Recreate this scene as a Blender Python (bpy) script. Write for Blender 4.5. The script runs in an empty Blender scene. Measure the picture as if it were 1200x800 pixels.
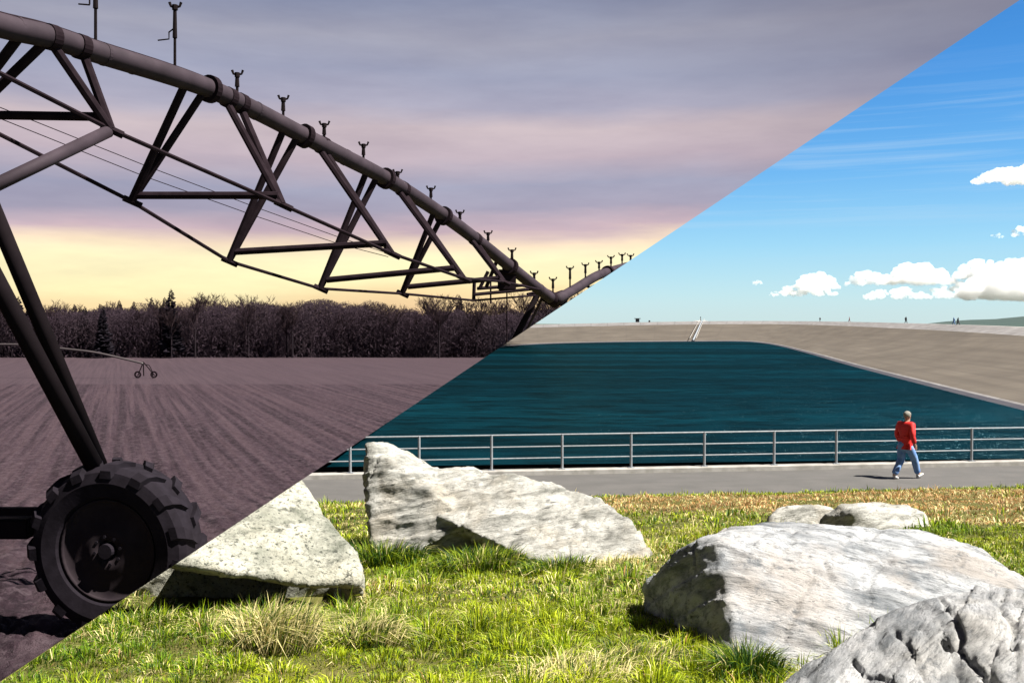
import bpy, bmesh, math, random
import numpy as np
from mathutils import Vector, Matrix, noise as mnoise

random.seed(7); rng = np.random.default_rng(7)
scene = bpy.context.scene
COL = scene.collection
R = math.radians

# ------------------------------------------------------------------ camera
F = 1100.0; HOR = 378.0; CZ = 4.05
C = Vector((0, 0, CZ))
pitch = math.atan((400 - HOR) / F)
FWD = Vector((0, math.cos(pitch), -math.sin(pitch))); UP = Vector((0, math.sin(pitch), math.cos(pitch))); RT = Vector((1, 0, 0))
cam = bpy.data.objects.new('camera', bpy.data.cameras.new('camera')); COL.objects.link(cam)
cam.location = C; cam.rotation_euler = (R(90) - pitch, 0, 0)
cam.data.sensor_width = 36; cam.data.lens = 36 * F / 1200; cam.data.clip_end = 40000; cam.data.clip_start = .05
scene.camera = cam

def ray(x, y): return FWD + RT * ((x - 600) / F) + UP * ((400 - y) / F)
def P(x, y, d):
    r = ray(x, y); return C + r * (d / r.y)
# the plane where the two places meet: dusk field above and left of it, daylight reservoir below and right
SEAM = ray(1195.5, 0).cross(ray(0, 798)).normalized()
if SEAM.dot(Vector((-1, 0, 1))) < 0: SEAM = -SEAM
nS = np.array(SEAM); cS = np.array(C)

scene.view_settings.view_transform = 'Standard'; scene.view_settings.look = 'None'
scene.view_settings.exposure = EXPO = 1.6; scene.view_settings.gamma = 1; scene.view_settings.use_curve_mapping = False
scene.render.resolution_x = 1024; scene.render.resolution_y = 682
scene.render.engine = 'CYCLES'

# ------------------------------------------------------------------ node helpers
def node(nt, t, props=None, **inp):
    n = nt.nodes.new(t)
    for k, v in (props or {}).items(): setattr(n, k, v)
    for k, v in inp.items():
        key = int(k[1:]) if k[0] == 'i' and k[1:].isdigit() else k.replace('_', ' ')
        s = n.inputs[key]
        if isinstance(v, bpy.types.NodeSocket): nt.links.new(v, s)
        else: s.default_value = v
    return n
ALB = .74
def rgba(c): return (c[0] * ALB, c[1] * ALB, c[2] * ALB, 1)
def ramp(nt, fac, stops, interp='LINEAR'):
    n = nt.nodes.new('ShaderNodeValToRGB'); n.color_ramp.interpolation = interp
    nt.links.new(fac, n.inputs[0]); e = n.color_ramp.elements
    while len(e) < len(stops): e.new(.5)
    for el, (p, c) in zip(e, stops):
        el.position = p; el.color = rgba(c) if isinstance(c, (tuple, list)) else (c, c, c, 1)
    return n.outputs[0]
def mix(nt, f, a, b, blend='MIX'):
    n = nt.nodes.new('ShaderNodeMix'); n.data_type = 'RGBA'; n.blend_type = blend
    for s, v in ((n.inputs[0], f), (n.inputs[6], a), (n.inputs[7], b)):
        if isinstance(v, bpy.types.NodeSocket): nt.links.new(v, s)
        else: s.default_value = rgba(v) if isinstance(v, (tuple, list)) else v
    return n.outputs[2]
def mth(nt, op, a, b=0.0, c=0.0, clamp=False):
    n = nt.nodes.new('ShaderNodeMath'); n.operation = op; n.use_clamp = clamp
    for i, v in enumerate((a, b, c)):
        if isinstance(v, bpy.types.NodeSocket): nt.links.new(v, n.inputs[i])
        else: n.inputs[i].default_value = v
    return n.outputs[0]
def newmat(name, col=(.5, .5, .5), rough=.7, metal=0.0, spec=.5):
    m = bpy.data.materials.new(name); m.use_nodes = True; b = m.node_tree.nodes['Principled BSDF']
    b.inputs['Base Color'].default_value = rgba(col); b.inputs['Roughness'].default_value = rough
    b.inputs['Metallic'].default_value = metal; b.inputs['Specular IOR Level'].default_value = spec
    return m, m.node_tree, b
def coords(nt, scale=(1, 1, 1), rot=(0, 0, 0)):
    g = nt.nodes.new('ShaderNodeNewGeometry')
    p = g.outputs['Position']
    if any(rot): p = node(nt, 'ShaderNodeMapping', None, Vector=p, Rotation=rot).outputs[0]
    return node(nt, 'ShaderNodeMapping', None, Vector=p, Scale=scale).outputs[0]
def nz(nt, vec, scale, detail=4, rough=.55, dist=0.0):
    return node(nt, 'ShaderNodeTexNoise', None, Vector=vec, Scale=scale, Detail=detail, Roughness=rough, Distortion=dist).outputs[0]
def bump(nt, b, h, strength, dist):
    n = node(nt, 'ShaderNodeBump', None, Height=h, Strength=strength, Distance=dist)
    nt.links.new(n.outputs[0], b.inputs['Normal'])
def mottled(name, c1, c2, scale=6, rough=.7, bs=.2, bd=.01, metal=0, spec=.5):
    m, nt, b = newmat(name, c1, rough, metal, spec)
    v = coords(nt); f = nz(nt, v, scale, 5)
    nt.links.new(ramp(nt, f, [(.35, c1), (.65, c2)]), b.inputs['Base Color'])
    if bs: bump(nt, b, nz(nt, v, scale * 4, 5), bs, bd)
    return m

M = {}
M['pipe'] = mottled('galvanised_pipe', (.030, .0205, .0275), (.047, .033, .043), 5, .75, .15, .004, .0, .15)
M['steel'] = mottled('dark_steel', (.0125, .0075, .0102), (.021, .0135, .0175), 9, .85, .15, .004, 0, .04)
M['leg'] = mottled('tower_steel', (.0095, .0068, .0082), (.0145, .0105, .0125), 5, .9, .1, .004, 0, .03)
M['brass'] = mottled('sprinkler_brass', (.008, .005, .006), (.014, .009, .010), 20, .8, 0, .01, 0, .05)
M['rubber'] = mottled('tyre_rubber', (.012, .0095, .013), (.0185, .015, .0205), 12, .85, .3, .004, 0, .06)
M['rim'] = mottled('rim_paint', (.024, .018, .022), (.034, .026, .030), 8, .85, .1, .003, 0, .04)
M['rail'] = mottled('galvanised_rail', (.30, .32, .34), (.40, .42, .44), 12, .45, 0, .01, .3)
M['asphalt'] = mottled('asphalt', (.088, .084, .079), (.112, .105, .099), 1.2, .9, .4, .006)
nt_ = M['asphalt'].node_tree; b_ = nt_.nodes['Principled BSDF']; src = b_.inputs['Base Color'].links[0].from_socket; v_ = coords(nt_)
c_ = mix(nt_, ramp(nt_, nz(nt_, v_, 60, 3), [(.4, .35), (.6, .0)]), src, (.05, .048, .045))
c_ = mix(nt_, ramp(nt_, nz(nt_, coords(nt_, (.25, 1.6, 1), (0, 0, R(-7))), 1, 5, .65), [(.38, .45), (.5, .0)]), c_, (.07, .067, .063))
nt_.links.new(c_, b_.inputs['Base Color'])
M['kerb'] = mottled('kerb_concrete', (.28, .265, .235), (.42, .40, .37), 3, .9, .3, .006)
M['apron'] = None
M['straw'] = None

def grass_mat(name):
    m, nt, b = newmat(name)
    a = node(nt, 'ShaderNodeAttribute', {'attribute_name': 'tint'})
    nt.links.new(a.outputs[0], b.inputs['Base Color']); b.inputs['Roughness'].default_value = .55
    b.inputs['Specular IOR Level'].default_value = .25
    t = node(nt, 'ShaderNodeBsdfTranslucent', None, Color=a.outputs[0])
    mx = node(nt, 'ShaderNodeMixShader', None, i0=.22, i1=b.outputs[0], i2=t.outputs[0])
    nt.links.new(mx.outputs[0], nt.nodes['Material Output'].inputs[0]); return m
M['grass'] = grass_mat('grass_blades')

def turf_mat():
    m, nt, b = newmat('turf', rough=.95, spec=.1); v = coords(nt)
    f = nz(nt, v, 1.3, 6); g = nz(nt, v, 14, 5)
    c = ramp(nt, f, [(.3, (.06, .085, .012)), (.55, (.13, .13, .028)), (.75, (.24, .20, .08))])
    nt.links.new(mix(nt, g, c, (.09, .08, .03)), b.inputs['Base Color']); bump(nt, b, g, .6, .03); return m
M['turf'] = turf_mat()

def soil_mat():
    m, nt, b = newmat('ploughed_soil', rough=.95, spec=.15)
    v = coords(nt); vr = coords(nt, (2.6, .03, 1), (0, 0, R(-22.7)))
    rows = nz(nt, vr, 1.0, 6, .68); big = nz(nt, v, .09, 4); fine = nz(nt, v, 4, 8, .78)
    c = ramp(nt, rows, [(.41, (.013, .007, .0125)), (.49, (.038, .023, .033)), (.60, (.066, .042, .052))])
    c = mix(nt, mth(nt, 'MULTIPLY', big, .5), c, (.042, .021, .025))
    c = mix(nt, ramp(nt, fine, [(.49, .0), (.64, .85)]), c, (.092, .066, .077))
    c = mix(nt, ramp(nt, fine, [(.3, .85), (.47, .0)]), c, (.006, .004, .006))
    py_ = node(nt, 'ShaderNodeSeparateXYZ', None, Vector=node(nt, 'ShaderNodeNewGeometry').outputs['Position']).outputs[1]
    far = ramp(nt, mth(nt, 'DIVIDE', py_, 200), [(.46, .0), (.53, .6)])
    c = mix(nt, far, c, mix(nt, rows, (.054, .036, .046), (.074, .051, .060)))
    nt.links.new(c, b.inputs['Base Color']); bump(nt, b, nz(nt, v, 7, 6, .75), 1.0, .09); return m
M['soil'] = soil_mat()

def rock_mat(name, hi, lo, dark, warm, strata=(1, 1, 4), rot=(0, 0, 0), scale=2.2, spots=(.30, .37), veins=(.36, .44)):
    m, nt, b = newmat(name, rough=.9, spec=.15)
    v = coords(nt); vs = coords(nt, strata, rot)
    f = nz(nt, vs, scale, 9, .66, .3); g = nz(nt, v, 11, 8, .75); sp = nz(nt, v, 34, 5, .75); big = nz(nt, v, 1.9, 4, .6)
    vein = nz(nt, vs, scale * 2.2, 9, .7, .35); fv = nz(nt, vs, scale * 8, 7, .72)
    c = ramp(nt, f, [(.36, lo), (.47, tuple(.5 * a + .5 * b2 for a, b2 in zip(hi, lo))), (.57, hi)])
    c = mix(nt, ramp(nt, big, [(.5, .0), (.66, .6)]), c, warm)
    c = mix(nt, ramp(nt, g, [(.34, .8), (.46, .0)]), c, lo)
    c = mix(nt, ramp(nt, fv, [(.34, .65), (.46, .0)]), c, tuple(.7 * x for x in lo))
    c = mix(nt, ramp(nt, vein, [(veins[0] - .06, .9), (veins[1], .0)]), c, dark)
    c = mix(nt, ramp(nt, sp, [(spots[0], .9), (spots[1], .0)]), c, dark)
    nt.links.new(c, b.inputs['Base Color'])
    h = mth(nt, 'ADD', mth(nt, 'MULTIPLY', vein, .8), mth(nt, 'ADD', mth(nt, 'MULTIPLY', g, .5), mth(nt, 'MULTIPLY', fv, .5)))
    bump(nt, b, h, .85, .04); return m
M['granite'] = rock_mat('speckled_granite', (.53, .52, .44), (.19, .20, .16), (.05, .055, .045), (.44, .42, .33), (1, 1, 1.2), (0, 0, 0), 3, (.38, .46), (.36, .43))
M['schist'] = rock_mat('pale_schist', (.53, .52, .48), (.19, .19, .17), (.035, .035, .03), (.47, .42, .34), (1, 1.2, 4), (R(20), R(12), 0))
M['gneiss'] = rock_mat('grey_gneiss', (.53, .54, .55), (.15, .165, .18), (.035, .04, .045), (.46, .41, .36), (1, 1.5, 4.5), (R(35), R(-14), 0))
M['ledge'] = rock_mat('ledge_rock', (.54, .54, .54), (.17, .18, .19), (.03, .033, .037), (.42, .40, .36), (1, .8, 5), (R(25), R(38), 0), 1.9)

def water_mat():
    m, nt, b = newmat('water')
    v = coords(nt, (.30, .95, 1)); v2 = coords(nt, (.016, .07, 1)); v3 = coords(nt, (.55, 2.2, 1))
    wave = nz(nt, v, 1.0, 5, .65); band = nz(nt, v2, 1.0, 4, .6, .5); rip = nz(nt, v3, 1, 5, .7)
    c = ramp(nt, band, [(.36, (.0, .0055, .006)), (.5, (.0002, .011, .0165)), (.64, (.0006, .024, .035))])
    c = mix(nt, ramp(nt, wave, [(.38, .85), (.56, .0)]), c, (.0, .0025, .0028))
    d = node(nt, 'ShaderNodeBsdfDiffuse', None, Color=c)
    bp = node(nt, 'ShaderNodeBump', None, Height=mth(nt, 'ADD', wave, mth(nt, 'MULTIPLY', rip, .6)), Strength=.9, Distance=.35)
    g = node(nt, 'ShaderNodeBsdfGlossy', None, Color=(.35, .75, .9, 1), Roughness=.22, Normal=bp.outputs[0])
    mx = node(nt, 'ShaderNodeMixShader', None, i0=.06, i1=d.outputs[0], i2=g.outputs[0])
    nt.links.new(mx.outputs[0], nt.nodes['Material Output'].inputs[0]); return m
M['water'] = water_mat()

def uvslab(name, c1, c2, joint, sj, streak, jm=.5):
    m, nt, b = newmat(name, rough=.9, spec=.15)
    uv = node(nt, 'ShaderNodeUVMap', {'uv_map': 'UVMap'}).outputs[0]
    st = nz(nt, node(nt, 'ShaderNodeMapping', None, Vector=uv, Scale=(streak[0], streak[1], 1), Rotation=(0, 0, R(8))).outputs[0], 1, 5, .65)
    st2 = nz(nt, node(nt, 'ShaderNodeMapping', None, Vector=uv, Scale=(.02, .35, 1)).outputs[0], 1, 4, .6)
    c = ramp(nt, st, [(.3, c1), (.7, c2)])
    c = mix(nt, ramp(nt, st2, [(.3, .5), (.6, .0)]), c, tuple(x * .7 for x in c1))
    sx = node(nt, 'ShaderNodeSeparateXYZ', None, Vector=uv)
    fr = mth(nt, 'FRACT', mth(nt, 'DIVIDE', sx.outputs[0], sj))
    c = mix(nt, mth(nt, 'MULTIPLY', mth(nt, 'LESS_THAN', fr, .05), jm), c, joint)
    nt.links.new(c, b.inputs['Base Color']); return m
M['lining'] = uvslab('asphalt_lining', (.088, .074, .060), (.135, .115, .093), (.075, .065, .056), 9.0, (.12, .05), .2)
M['apron'] = uvslab('concrete_apron', (.16, .15, .148), (.27, .26, .258), (.12, .115, .112), 7.0, (.25, .1))
M['wet'] = mottled('wet_edge', (.035, .03, .038), (.055, .05, .055), .5, .6, 0)
M['white'] = mottled('white_paint', (.62, .62, .6), (.7, .7, .68), 4, .6, 0)
M['darkbox'] = mottled('dark_paint', (.02, .025, .03), (.035, .04, .045), 4, .6, 0)
M['hill'] = mottled('wooded_hill', (.012, .036, .031), (.021, .05, .04), .02, .95, 0)
M['land'] = mottled('far_land', (.05, .075, .045), (.08, .09, .05), .004, .95, 0)
M['bark'] = mottled('dark_bark', (.018, .013, .017), (.026, .019, .023), 2, .95, 0, .01, 0, .05)
M['twig'] = mottled('bare_twigs', (.056, .036, .044), (.074, .05, .056), .3, .95, 0, .01, 0, .05)
M['needle'] = mottled('dark_needles', (.026, .021, .03), (.038, .032, .041), .5, .95, 0, .01, 0, .05)
M['wood'] = mottled('dusk_woodland', (.066, .045, .061), (.084, .060, .074), .15, .95, 0, .01, 0, .05)
for k_ in ('wood', 'twig', 'needle'):
    m = M[k_]; nt_ = m.node_tree; b_ = nt_.nodes['Principled BSDF']; src = b_.inputs['Base Color'].links[0].from_socket
    t_ = node(nt_, 'ShaderNodeBsdfTranslucent', None, Color=src); x_ = node(nt_, 'ShaderNodeMixShader', None, i0=.5, i1=b_.outputs[0], i2=t_.outputs[0]); nt_.links.new(x_.outputs[0], nt_.nodes['Material Output'].inputs[0])
M['skin'] = mottled('skin', (.42, .24, .17), (.46, .27, .2), 30, .6, 0)
M['jacket'] = mottled('red_jacket', (.60, .006, .005), (.72, .012, .008), 9, .7, .3, .01)
M['jeans'] = mottled('blue_jeans', (.10, .22, .50), (.22, .36, .62), 7, .85, .3, .01)
M['shoe'] = mottled('white_shoe', (.6, .6, .6), (.72, .72, .72), 20, .6, 0)
M['hair'] = mottled('grey_hair', (.16, .15, .13), (.30, .28, .24), 40, .8, .4, .01)
M['coat'] = mottled('dark_coat', (.02, .02, .025), (.035, .03, .04), 9, .8, 0)
M['redcoat'] = mottled('faded_red_coat', (.2, .03, .03), (.25, .05, .05), 9, .8, 0)

# ------------------------------------------------------------------ object helpers
def tag(o, label=None, cat=None, group=None, kind=None):
    if label: o['label'] = label
    if cat: o['category'] = cat
    if group: o['group'] = group
    if kind: o['kind'] = kind
    return o
def thing(name, loc, label, cat, group=None):
    o = bpy.data.objects.new(name, None); COL.objects.link(o); o.location = loc; o.empty_display_size = .2
    return tag(o, label, cat, group)
def cut(bm, side):
    """trim a mesh where its place ends, closing the trimmed face"""
    s = 1 if side == 'dusk' else -1
    ds = [SEAM.dot(v.co - C) * s for v in bm.verts]
    if not ds or min(ds) >= 0: return
    closed = all(len(e.link_faces) == 2 for e in bm.edges)
    r = bmesh.ops.bisect_plane(bm, geom=bm.verts[:] + bm.edges[:] + bm.faces[:], dist=1e-6, plane_co=C, plane_no=SEAM * s, clear_inner=True)
    if closed:
        ed = [e for e in r['geom_cut'] if isinstance(e, bmesh.types.BMEdge)]
        if ed: bmesh.ops.holes_fill(bm, edges=ed, sides=0)
def link(me, name, mat, parent=None, smooth=False):
    o = bpy.data.objects.new(name, me); COL.objects.link(o)
    if mat: me.materials.append(mat)
    if smooth: me.polygons.foreach_set('use_smooth', [True] * len(me.polygons))
    if parent: o.parent = parent
    return o
def wloc(o):
    v = Vector((0, 0, 0))
    while o: v = v + o.location; o = o.parent
    return v
def obj(name, bm, mat, parent=None, side=None, smooth=False, origin=None):
    """bm is in world coordinates; returns ONE mesh object (None if nothing of it lies in its place)"""
    if side: cut(bm, side)
    if not bm.verts: bm.free(); return None
    base = wloc(parent) if parent else Vector((0, 0, 0))
    loc = Vector((0, 0, 0)) if origin is None else Vector(origin) - base
    bmesh.ops.translate(bm, verts=bm.verts[:], vec=-(base + loc))
    me = bpy.data.meshes.new(name); bm.to_mesh(me); bm.free()
    o = link(me, name, mat, parent, smooth); o.location = loc; return o
def npmesh(name, V, faces_flat, loop_start, mat, parent=None, smooth=False, tint=None):
    me = bpy.data.meshes.new(name)
    me.vertices.add(len(V)); me.vertices.foreach_set('co', np.ascontiguousarray(V, dtype=np.float32).ravel())
    me.loops.add(len(faces_flat)); me.loops.foreach_set('vertex_index', np.ascontiguousarray(faces_flat, dtype=np.int32))
    me.polygons.add(len(loop_start)); me.polygons.foreach_set('loop_start', np.ascontiguousarray(loop_start, dtype=np.int32))
    me.update(calc_edges=True); me.validate()
    if tint is not None:
        a = me.attributes.new('tint', 'FLOAT_COLOR', 'POINT')
        t = np.ones((len(V), 4), dtype=np.float32); t[:, :3] = tint; a.data.foreach_set('color', t.ravel())
    return link(me, name, mat, parent, smooth)
def tube(bm, pts, r, n=8, caps=True):
    pts = [Vector(p) for p in pts]; rs = r if isinstance(r, (list, tuple)) else [r] * len(pts)
    rings = []; prev = None
    for i, p in enumerate(pts):
        t = (pts[min(i + 1, len(pts) - 1)] - pts[max(i - 1, 0)]).normalized()
        if prev is None:
            a = Vector((0, 0, 1)) if abs(t.z) < .9 else Vector((1, 0, 0)); u = t.cross(a).normalized()
        else: u = (prev - t * prev.dot(t)).normalized()
        prev = u; w = t.cross(u)
        rings.append([bm.verts.new(p + (u * math.cos(2 * math.pi * k / n) + w * math.sin(2 * math.pi * k / n)) * rs[i]) for k in range(n)])
    for a, b in zip(rings, rings[1:]):
        for k in range(n): bm.faces.new((a[k], a[(k + 1) % n], b[(k + 1) % n], b[k]))
    if caps and n > 2: bm.faces.new(rings[0][::-1]); bm.faces.new(rings[-1])
    return bm
def box(bm, c, ax, ay, az):
    """box from centre and three half axes"""
    c = Vector(c); v = [bm.verts.new(c + ax * i + ay * j + az * k) for i in (-1, 1) for j in (-1, 1) for k in (-1, 1)]
    for f in ((0, 1, 3, 2), (4, 6, 7, 5), (0, 4, 5, 1), (2, 3, 7, 6), (0, 2, 6, 4), (1, 5, 7, 3)): bm.faces.new([v[i] for i in f])
    return bm
X, Y, Z = Vector((1, 0, 0)), Vector((0, 1, 0)), Vector((0, 0, 1))
def B(): return bmesh.new()
def bar(p, q, r, n=8): return tube(B(), [p, q], r, n)
def evaluated(o, name):
    dg = bpy.context.evaluated_depsgraph_get(); dg.update()
    me = bpy.data.meshes.new_from_object(o.evaluated_get(dg)); me.name = name
    old = o.data; bpy.data.objects.remove(o); bpy.data.meshes.remove(old); return me

# numpy value noise
_perm = rng.permutation(4096)
def vnoise(p):
    p = np.asarray(p, dtype=np.float64); i = np.floor(p).astype(np.int64); f = p - i; f = f * f * f * (f * (f * 6 - 15) + 10)
    out = np.zeros(len(p))
    for dx in (0, 1):
        for dy in (0, 1):
            for dz in (0, 1):
                h = _perm[(_perm[(_perm[(i[:, 0] + dx) & 4095] + i[:, 1] + dy) & 4095] + i[:, 2] + dz) & 4095] / 4095.0
                out += h * (f[:, 0] if dx else 1 - f[:, 0]) * (f[:, 1] if dy else 1 - f[:, 1]) * (f[:, 2] if dz else 1 - f[:, 2])
    return out * 2 - 1
def fbm(p, octs=4, lac=2.1, gain=.5):
    p = np.asarray(p, dtype=np.float64); s = np.zeros(len(p)); a = 1.0; t = 0
    for k in range(octs): s += a * vnoise(p + 17.3 * k); t += a; p = p * lac; a *= gain
    return s / t

# ------------------------------------------------------------------ sky, sun
ALB = 1.0
to_sun = Vector((1.16, -.42, 1.74)).normalized(); elev = math.asin(to_sun.z); azim = math.atan2(to_sun.x, to_sun.y)
sun = bpy.data.objects.new('sun', bpy.data.lights.new('sun', 'SUN')); COL.objects.link(sun)
sun.data.energy = 5.0; sun.data.angle = R(.55); sun.data.color = (1, .95, .87)
sun.rotation_euler = to_sun.to_track_quat('Z', 'Y').to_euler()
world = bpy.data.worlds.new('World'); scene.world = world; world.use_nodes = True
nt = world.node_tree; bg = nt.nodes['Background']; WS = .07; bg.inputs[1].default_value = WS
gen = node(nt, 'ShaderNodeTexCoord').outputs['Generated']
sep = node(nt, 'ShaderNodeSeparateXYZ', None, Vector=gen); zc = sep.outputs[2]
sky = node(nt, 'ShaderNodeTexSky', {'sky_type': 'NISHITA', 'sun_disc': False, 'sun_elevation': elev, 'sun_rotation': azim, 'air_density': 1.0, 'dust_density': .6, 'ozone_density': 2.0})
day = node(nt, 'ShaderNodeHueSaturation', None, Hue=.49, Saturation=1.35, Value=1.0, Color=sky.outputs[0]).outputs[0]
K = 1 / (WS * 2 ** EXPO)
def srgb(r, g, b):
    return tuple(((c / 255 + .055) / 1.055) ** 2.4 if c > 10 else c / 255 / 12.92 for c in (r, g, b))
# thin streaks of high cloud on the daylight side
cv = node(nt, 'ShaderNodeMapping', None, Vector=gen, Scale=(1.6, 1.6, 60), Rotation=(0, R(-1.0), 0)).outputs[0]
cir = ramp(nt, nz(nt, cv, 1.5, 6, .6, .4), [(.48, .0), (.72, 1.0)])
cband = ramp(nt, zc, [(.0, .1), (.09, .25), (.125, 1.0), (.185, .9), (.24, .15), (.5, .0)])
def sd(y): return min(1, max(0, 2 * math.sin(math.atan((HOR - y) / F))))
blue = ramp(nt, mth(nt, 'MULTIPLY', zc, 2.0), [(0, srgb(196, 228, 236)), (sd(345), srgb(176, 222, 240)), (sd(290), srgb(142, 205, 242)), (sd(210), srgb(96, 172, 236)), (sd(110), srgb(58, 138, 220)), (sd(0), srgb(38, 114, 200)), (1, srgb(20, 62, 140))])
day = mix(nt, .8, day, mix(nt, 1.0, blue, (K, K, K), 'MULTIPLY'))
day = mix(nt, mth(nt, 'MULTIPLY', mth(nt, 'MULTIPLY', cir, cband), .38), day, tuple(c * K for c in srgb(205, 228, 245)))
# dusk: bands of grey cloud over a pale yellow horizon
wv = node(nt, 'ShaderNodeMapping', None, Vector=gen, Scale=(2.2, 2.2, 14), Rotation=(0, R(1.5), 0)).outputs[0]
warp = mth(nt, 'MULTIPLY', mth(nt, 'SUBTRACT', nz(nt, wv, 1.3, 5, .55, .3), .5), .042)
ez = mth(nt, 'MULTIPLY', mth(nt, 'ADD', mth(nt, 'ADD', zc, warp), mth(nt, 'MULTIPLY', sep.outputs[0], -.012)), 2.0)
def st(y): return min(1, max(0, 2 * math.sin(math.atan((HOR - y) / F))))
dusk = ramp(nt, ez, [(0, srgb(248, 205, 158)), (st(346), srgb(264, 236, 180)), (st(330), srgb(270, 256, 200)), (st(300), srgb(272, 262, 212)), (st(284), srgb(262, 238, 206)), (st(268), srgb(214, 190, 198)),
                     (st(248), srgb(175, 170, 190)), (st(222), srgb(172, 173, 195)), (st(190), srgb(202, 186, 196)), (st(155), srgb(212, 196, 201)), (st(130), srgb(182, 180, 199)),
                     (st(95), srgb(165, 169, 192)), (st(50), srgb(171, 172, 189)), (st(0), srgb(146, 154, 180)), (1, srgb(60, 62, 84))])
lum = nz(nt, node(nt, 'ShaderNodeMapping', None, Vector=gen, Scale=(3, 3, 16)).outputs[0], 1.6, 5, .6)
dusk = mix(nt, ramp(nt, lum, [(.35, .28), (.65, .0)]), dusk, srgb(178, 176, 196), 'MULTIPLY')
dark = ramp(nt, mth(nt, 'ADD', mth(nt, 'MULTIPLY', sep.outputs[0], .9), zc), [(.35, .0), (.75, .62)])
dusk = mix(nt, dark, dusk, srgb(98, 97, 118))
back = ramp(nt, mth(nt, 'ADD', mth(nt, 'MULTIPLY', sep.outputs[1], .5), .5), [(.3, .85), (.68, .0)])   # the sky away from the sunset is darker
dusk = mix(nt, back, dusk, srgb(52, 52, 72))
dusk = mix(nt, 1.0, dusk, (K, K, K), 'MULTIPLY')
which = mth(nt, 'GREATER_THAN', node(nt, 'ShaderNodeVectorMath', {'operation': 'DOT_PRODUCT'}, i0=gen, i1=tuple(SEAM)).outputs['Value'], 0.0)
nt.links.new(mix(nt, which, day, dusk), bg.inputs[0])

# ------------------------------------------------------------------ ground of the daylight side
ALB = .74
TAN = .122
def uu(x, y): return y - TAN * x
U_NEAR, U_KERB = 21.5, 24.8
def ground_z(x, y):
    """grass slope down to the road (arrays)"""
    x = np.asarray(x, float); y = np.asarray(y, float); u = uu(x, y)
    h = 1.5 + (u - 3.9) * ((4.05 - 1.5) / (U_NEAR - 3.9))
    z = CZ - h
    p = np.stack([x, y, np.zeros_like(x)], 1)
    z = z + (.09 * fbm(p * .8, 3) + .03 * fbm(p * 3.1, 3)) * np.clip((U_NEAR - u) / 2, 0, 1) * np.clip((u + 2) / 4, .3, 1)
    pxx = 600 + F * x / np.maximum(y, .5)
    z = z - .17 * np.clip(1.6 - np.abs(y - 6.3) / .65, 0, 1) * np.clip((430 - pxx) / 40, 0, 1)
    return z
def gz(x, y): return float(ground_z([x], [y])[0])

def grid(name, xs, ys, zf, mat, side=None, kind='structure', smooth=True):
    Xg, Yg = xs, ys; nr, nc = Xg.shape
    V = np.stack([Xg.ravel(), Yg.ravel(), zf(Xg.ravel(), Yg.ravel())], 1)
    idx = np.arange(nr * nc).reshape(nr, nc)
    f = np.stack([idx[:-1, :-1], idx[:-1, 1:], idx[1:, 1:], idx[1:, :-1]], -1).reshape(-1, 4)
    o = npmesh(name, V, f.ravel(), np.arange(len(f)) * 4, mat, None, smooth)
    if side:
        bm = B(); bm.from_mesh(o.data); cut(bm, side); bm.to_mesh(o.data); bm.free()
    return tag(o, kind=kind)
# grass slope
us = np.concatenate([np.linspace(-3, 9, 110), np.linspace(9.1, U_NEAR, 90)]); xs_ = np.linspace(-9, 26, 260)
XX, UU = np.meshgrid(xs_, us); YY = UU + TAN * XX
grid('grass_bank', XX, YY, ground_z, M['turf'], 'day')
# road, kerb, near bank
def strip(name, prof, mat, side, x0=-14, x1=60, n=60, kind='structure', uvlen=False):
    xs = np.linspace(x0, x1, n); V = []
    for x in xs:
        for (u, z) in prof: V.append((x, u + TAN * x, z))
    m = len(prof); f = []
    for i in range(n - 1):
        for j in range(m - 1): f.append((i * m + j, (i + 1) * m + j, (i + 1) * m + j + 1, i * m + j + 1))
    bm = B(); vs = [bm.verts.new(v) for v in V]
    for q in f: bm.faces.new([vs[i] for i in q])
    o = obj(name, bm, mat, None, side); return tag(o, kind=kind) if o else None
strip('road', [(U_NEAR - .35, -.06), (U_NEAR - .02, .0), ((U_NEAR + U_KERB) / 2, .04), (U_KERB, .0)], M['asphalt'], 'day')
strip('kerb', [(U_KERB, -.05), (U_KERB + .005, .11), (U_KERB + .02, .125), (U_KERB + .33, .125), (U_KERB + .345, .11), (U_KERB + .35, -.2)], M['kerb'], 'day')
strip('reservoir_bank', [(U_KERB + .35, -.05), (U_KERB + .9, -.12), (U_KERB + 9, -2.6)], M['lining'], 'day')

# ------------------------------------------------------------------ reservoir
HW = 5.2; WZ = CZ - HW
def wat(x, y): return P(x, y, HW * F / ((y - HOR)))
shore_px = [(470, 419), (520, 413), (560, 409), (600, 405.2), (640, 402.8), (700, 401.2), (760, 400.4), (820, 400), (866, 400), (890, 401.5), (912, 405), (940, 412), (960, 417.5), (1000, 429), (1100, 455), (1200, 480), (1300, 506), (1420, 540)]
crest_px = [(462, 388, 310), (515, 385, 345), (560, 383, 370), (600, 381.6, 385), (640, 380, 393), (700, 378.6, 400), (760, 377.3, 404), (830, 376.2, 405), (893, 376, 404), (932, 376.2, 388), (985, 376.8, 315), (1050, 378.2, 240), (1110, 380.0, 205), (1184, 382.7, 160), (1392, 393, 105), (1588, 404, 80), (1760, 420, 64), (1950, 440, 52)]
def catmull(ps, k=7):
    ps = [Vector(p) for p in ps]; out = []
    for i in range(len(ps) - 1):
        a, b, c, d = ps[max(i - 1, 0)], ps[i], ps[i + 1], ps[min(i + 2, len(ps) - 1)]
        for j in range(k):
            t = j / k; out.append(.5 * ((2 * b) + (c - a) * t + (2 * a - 5 * b + 4 * c - d) * t * t + (3 * b - a - 3 * c + d) * t ** 3))
    return out + [ps[-1]]
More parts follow.
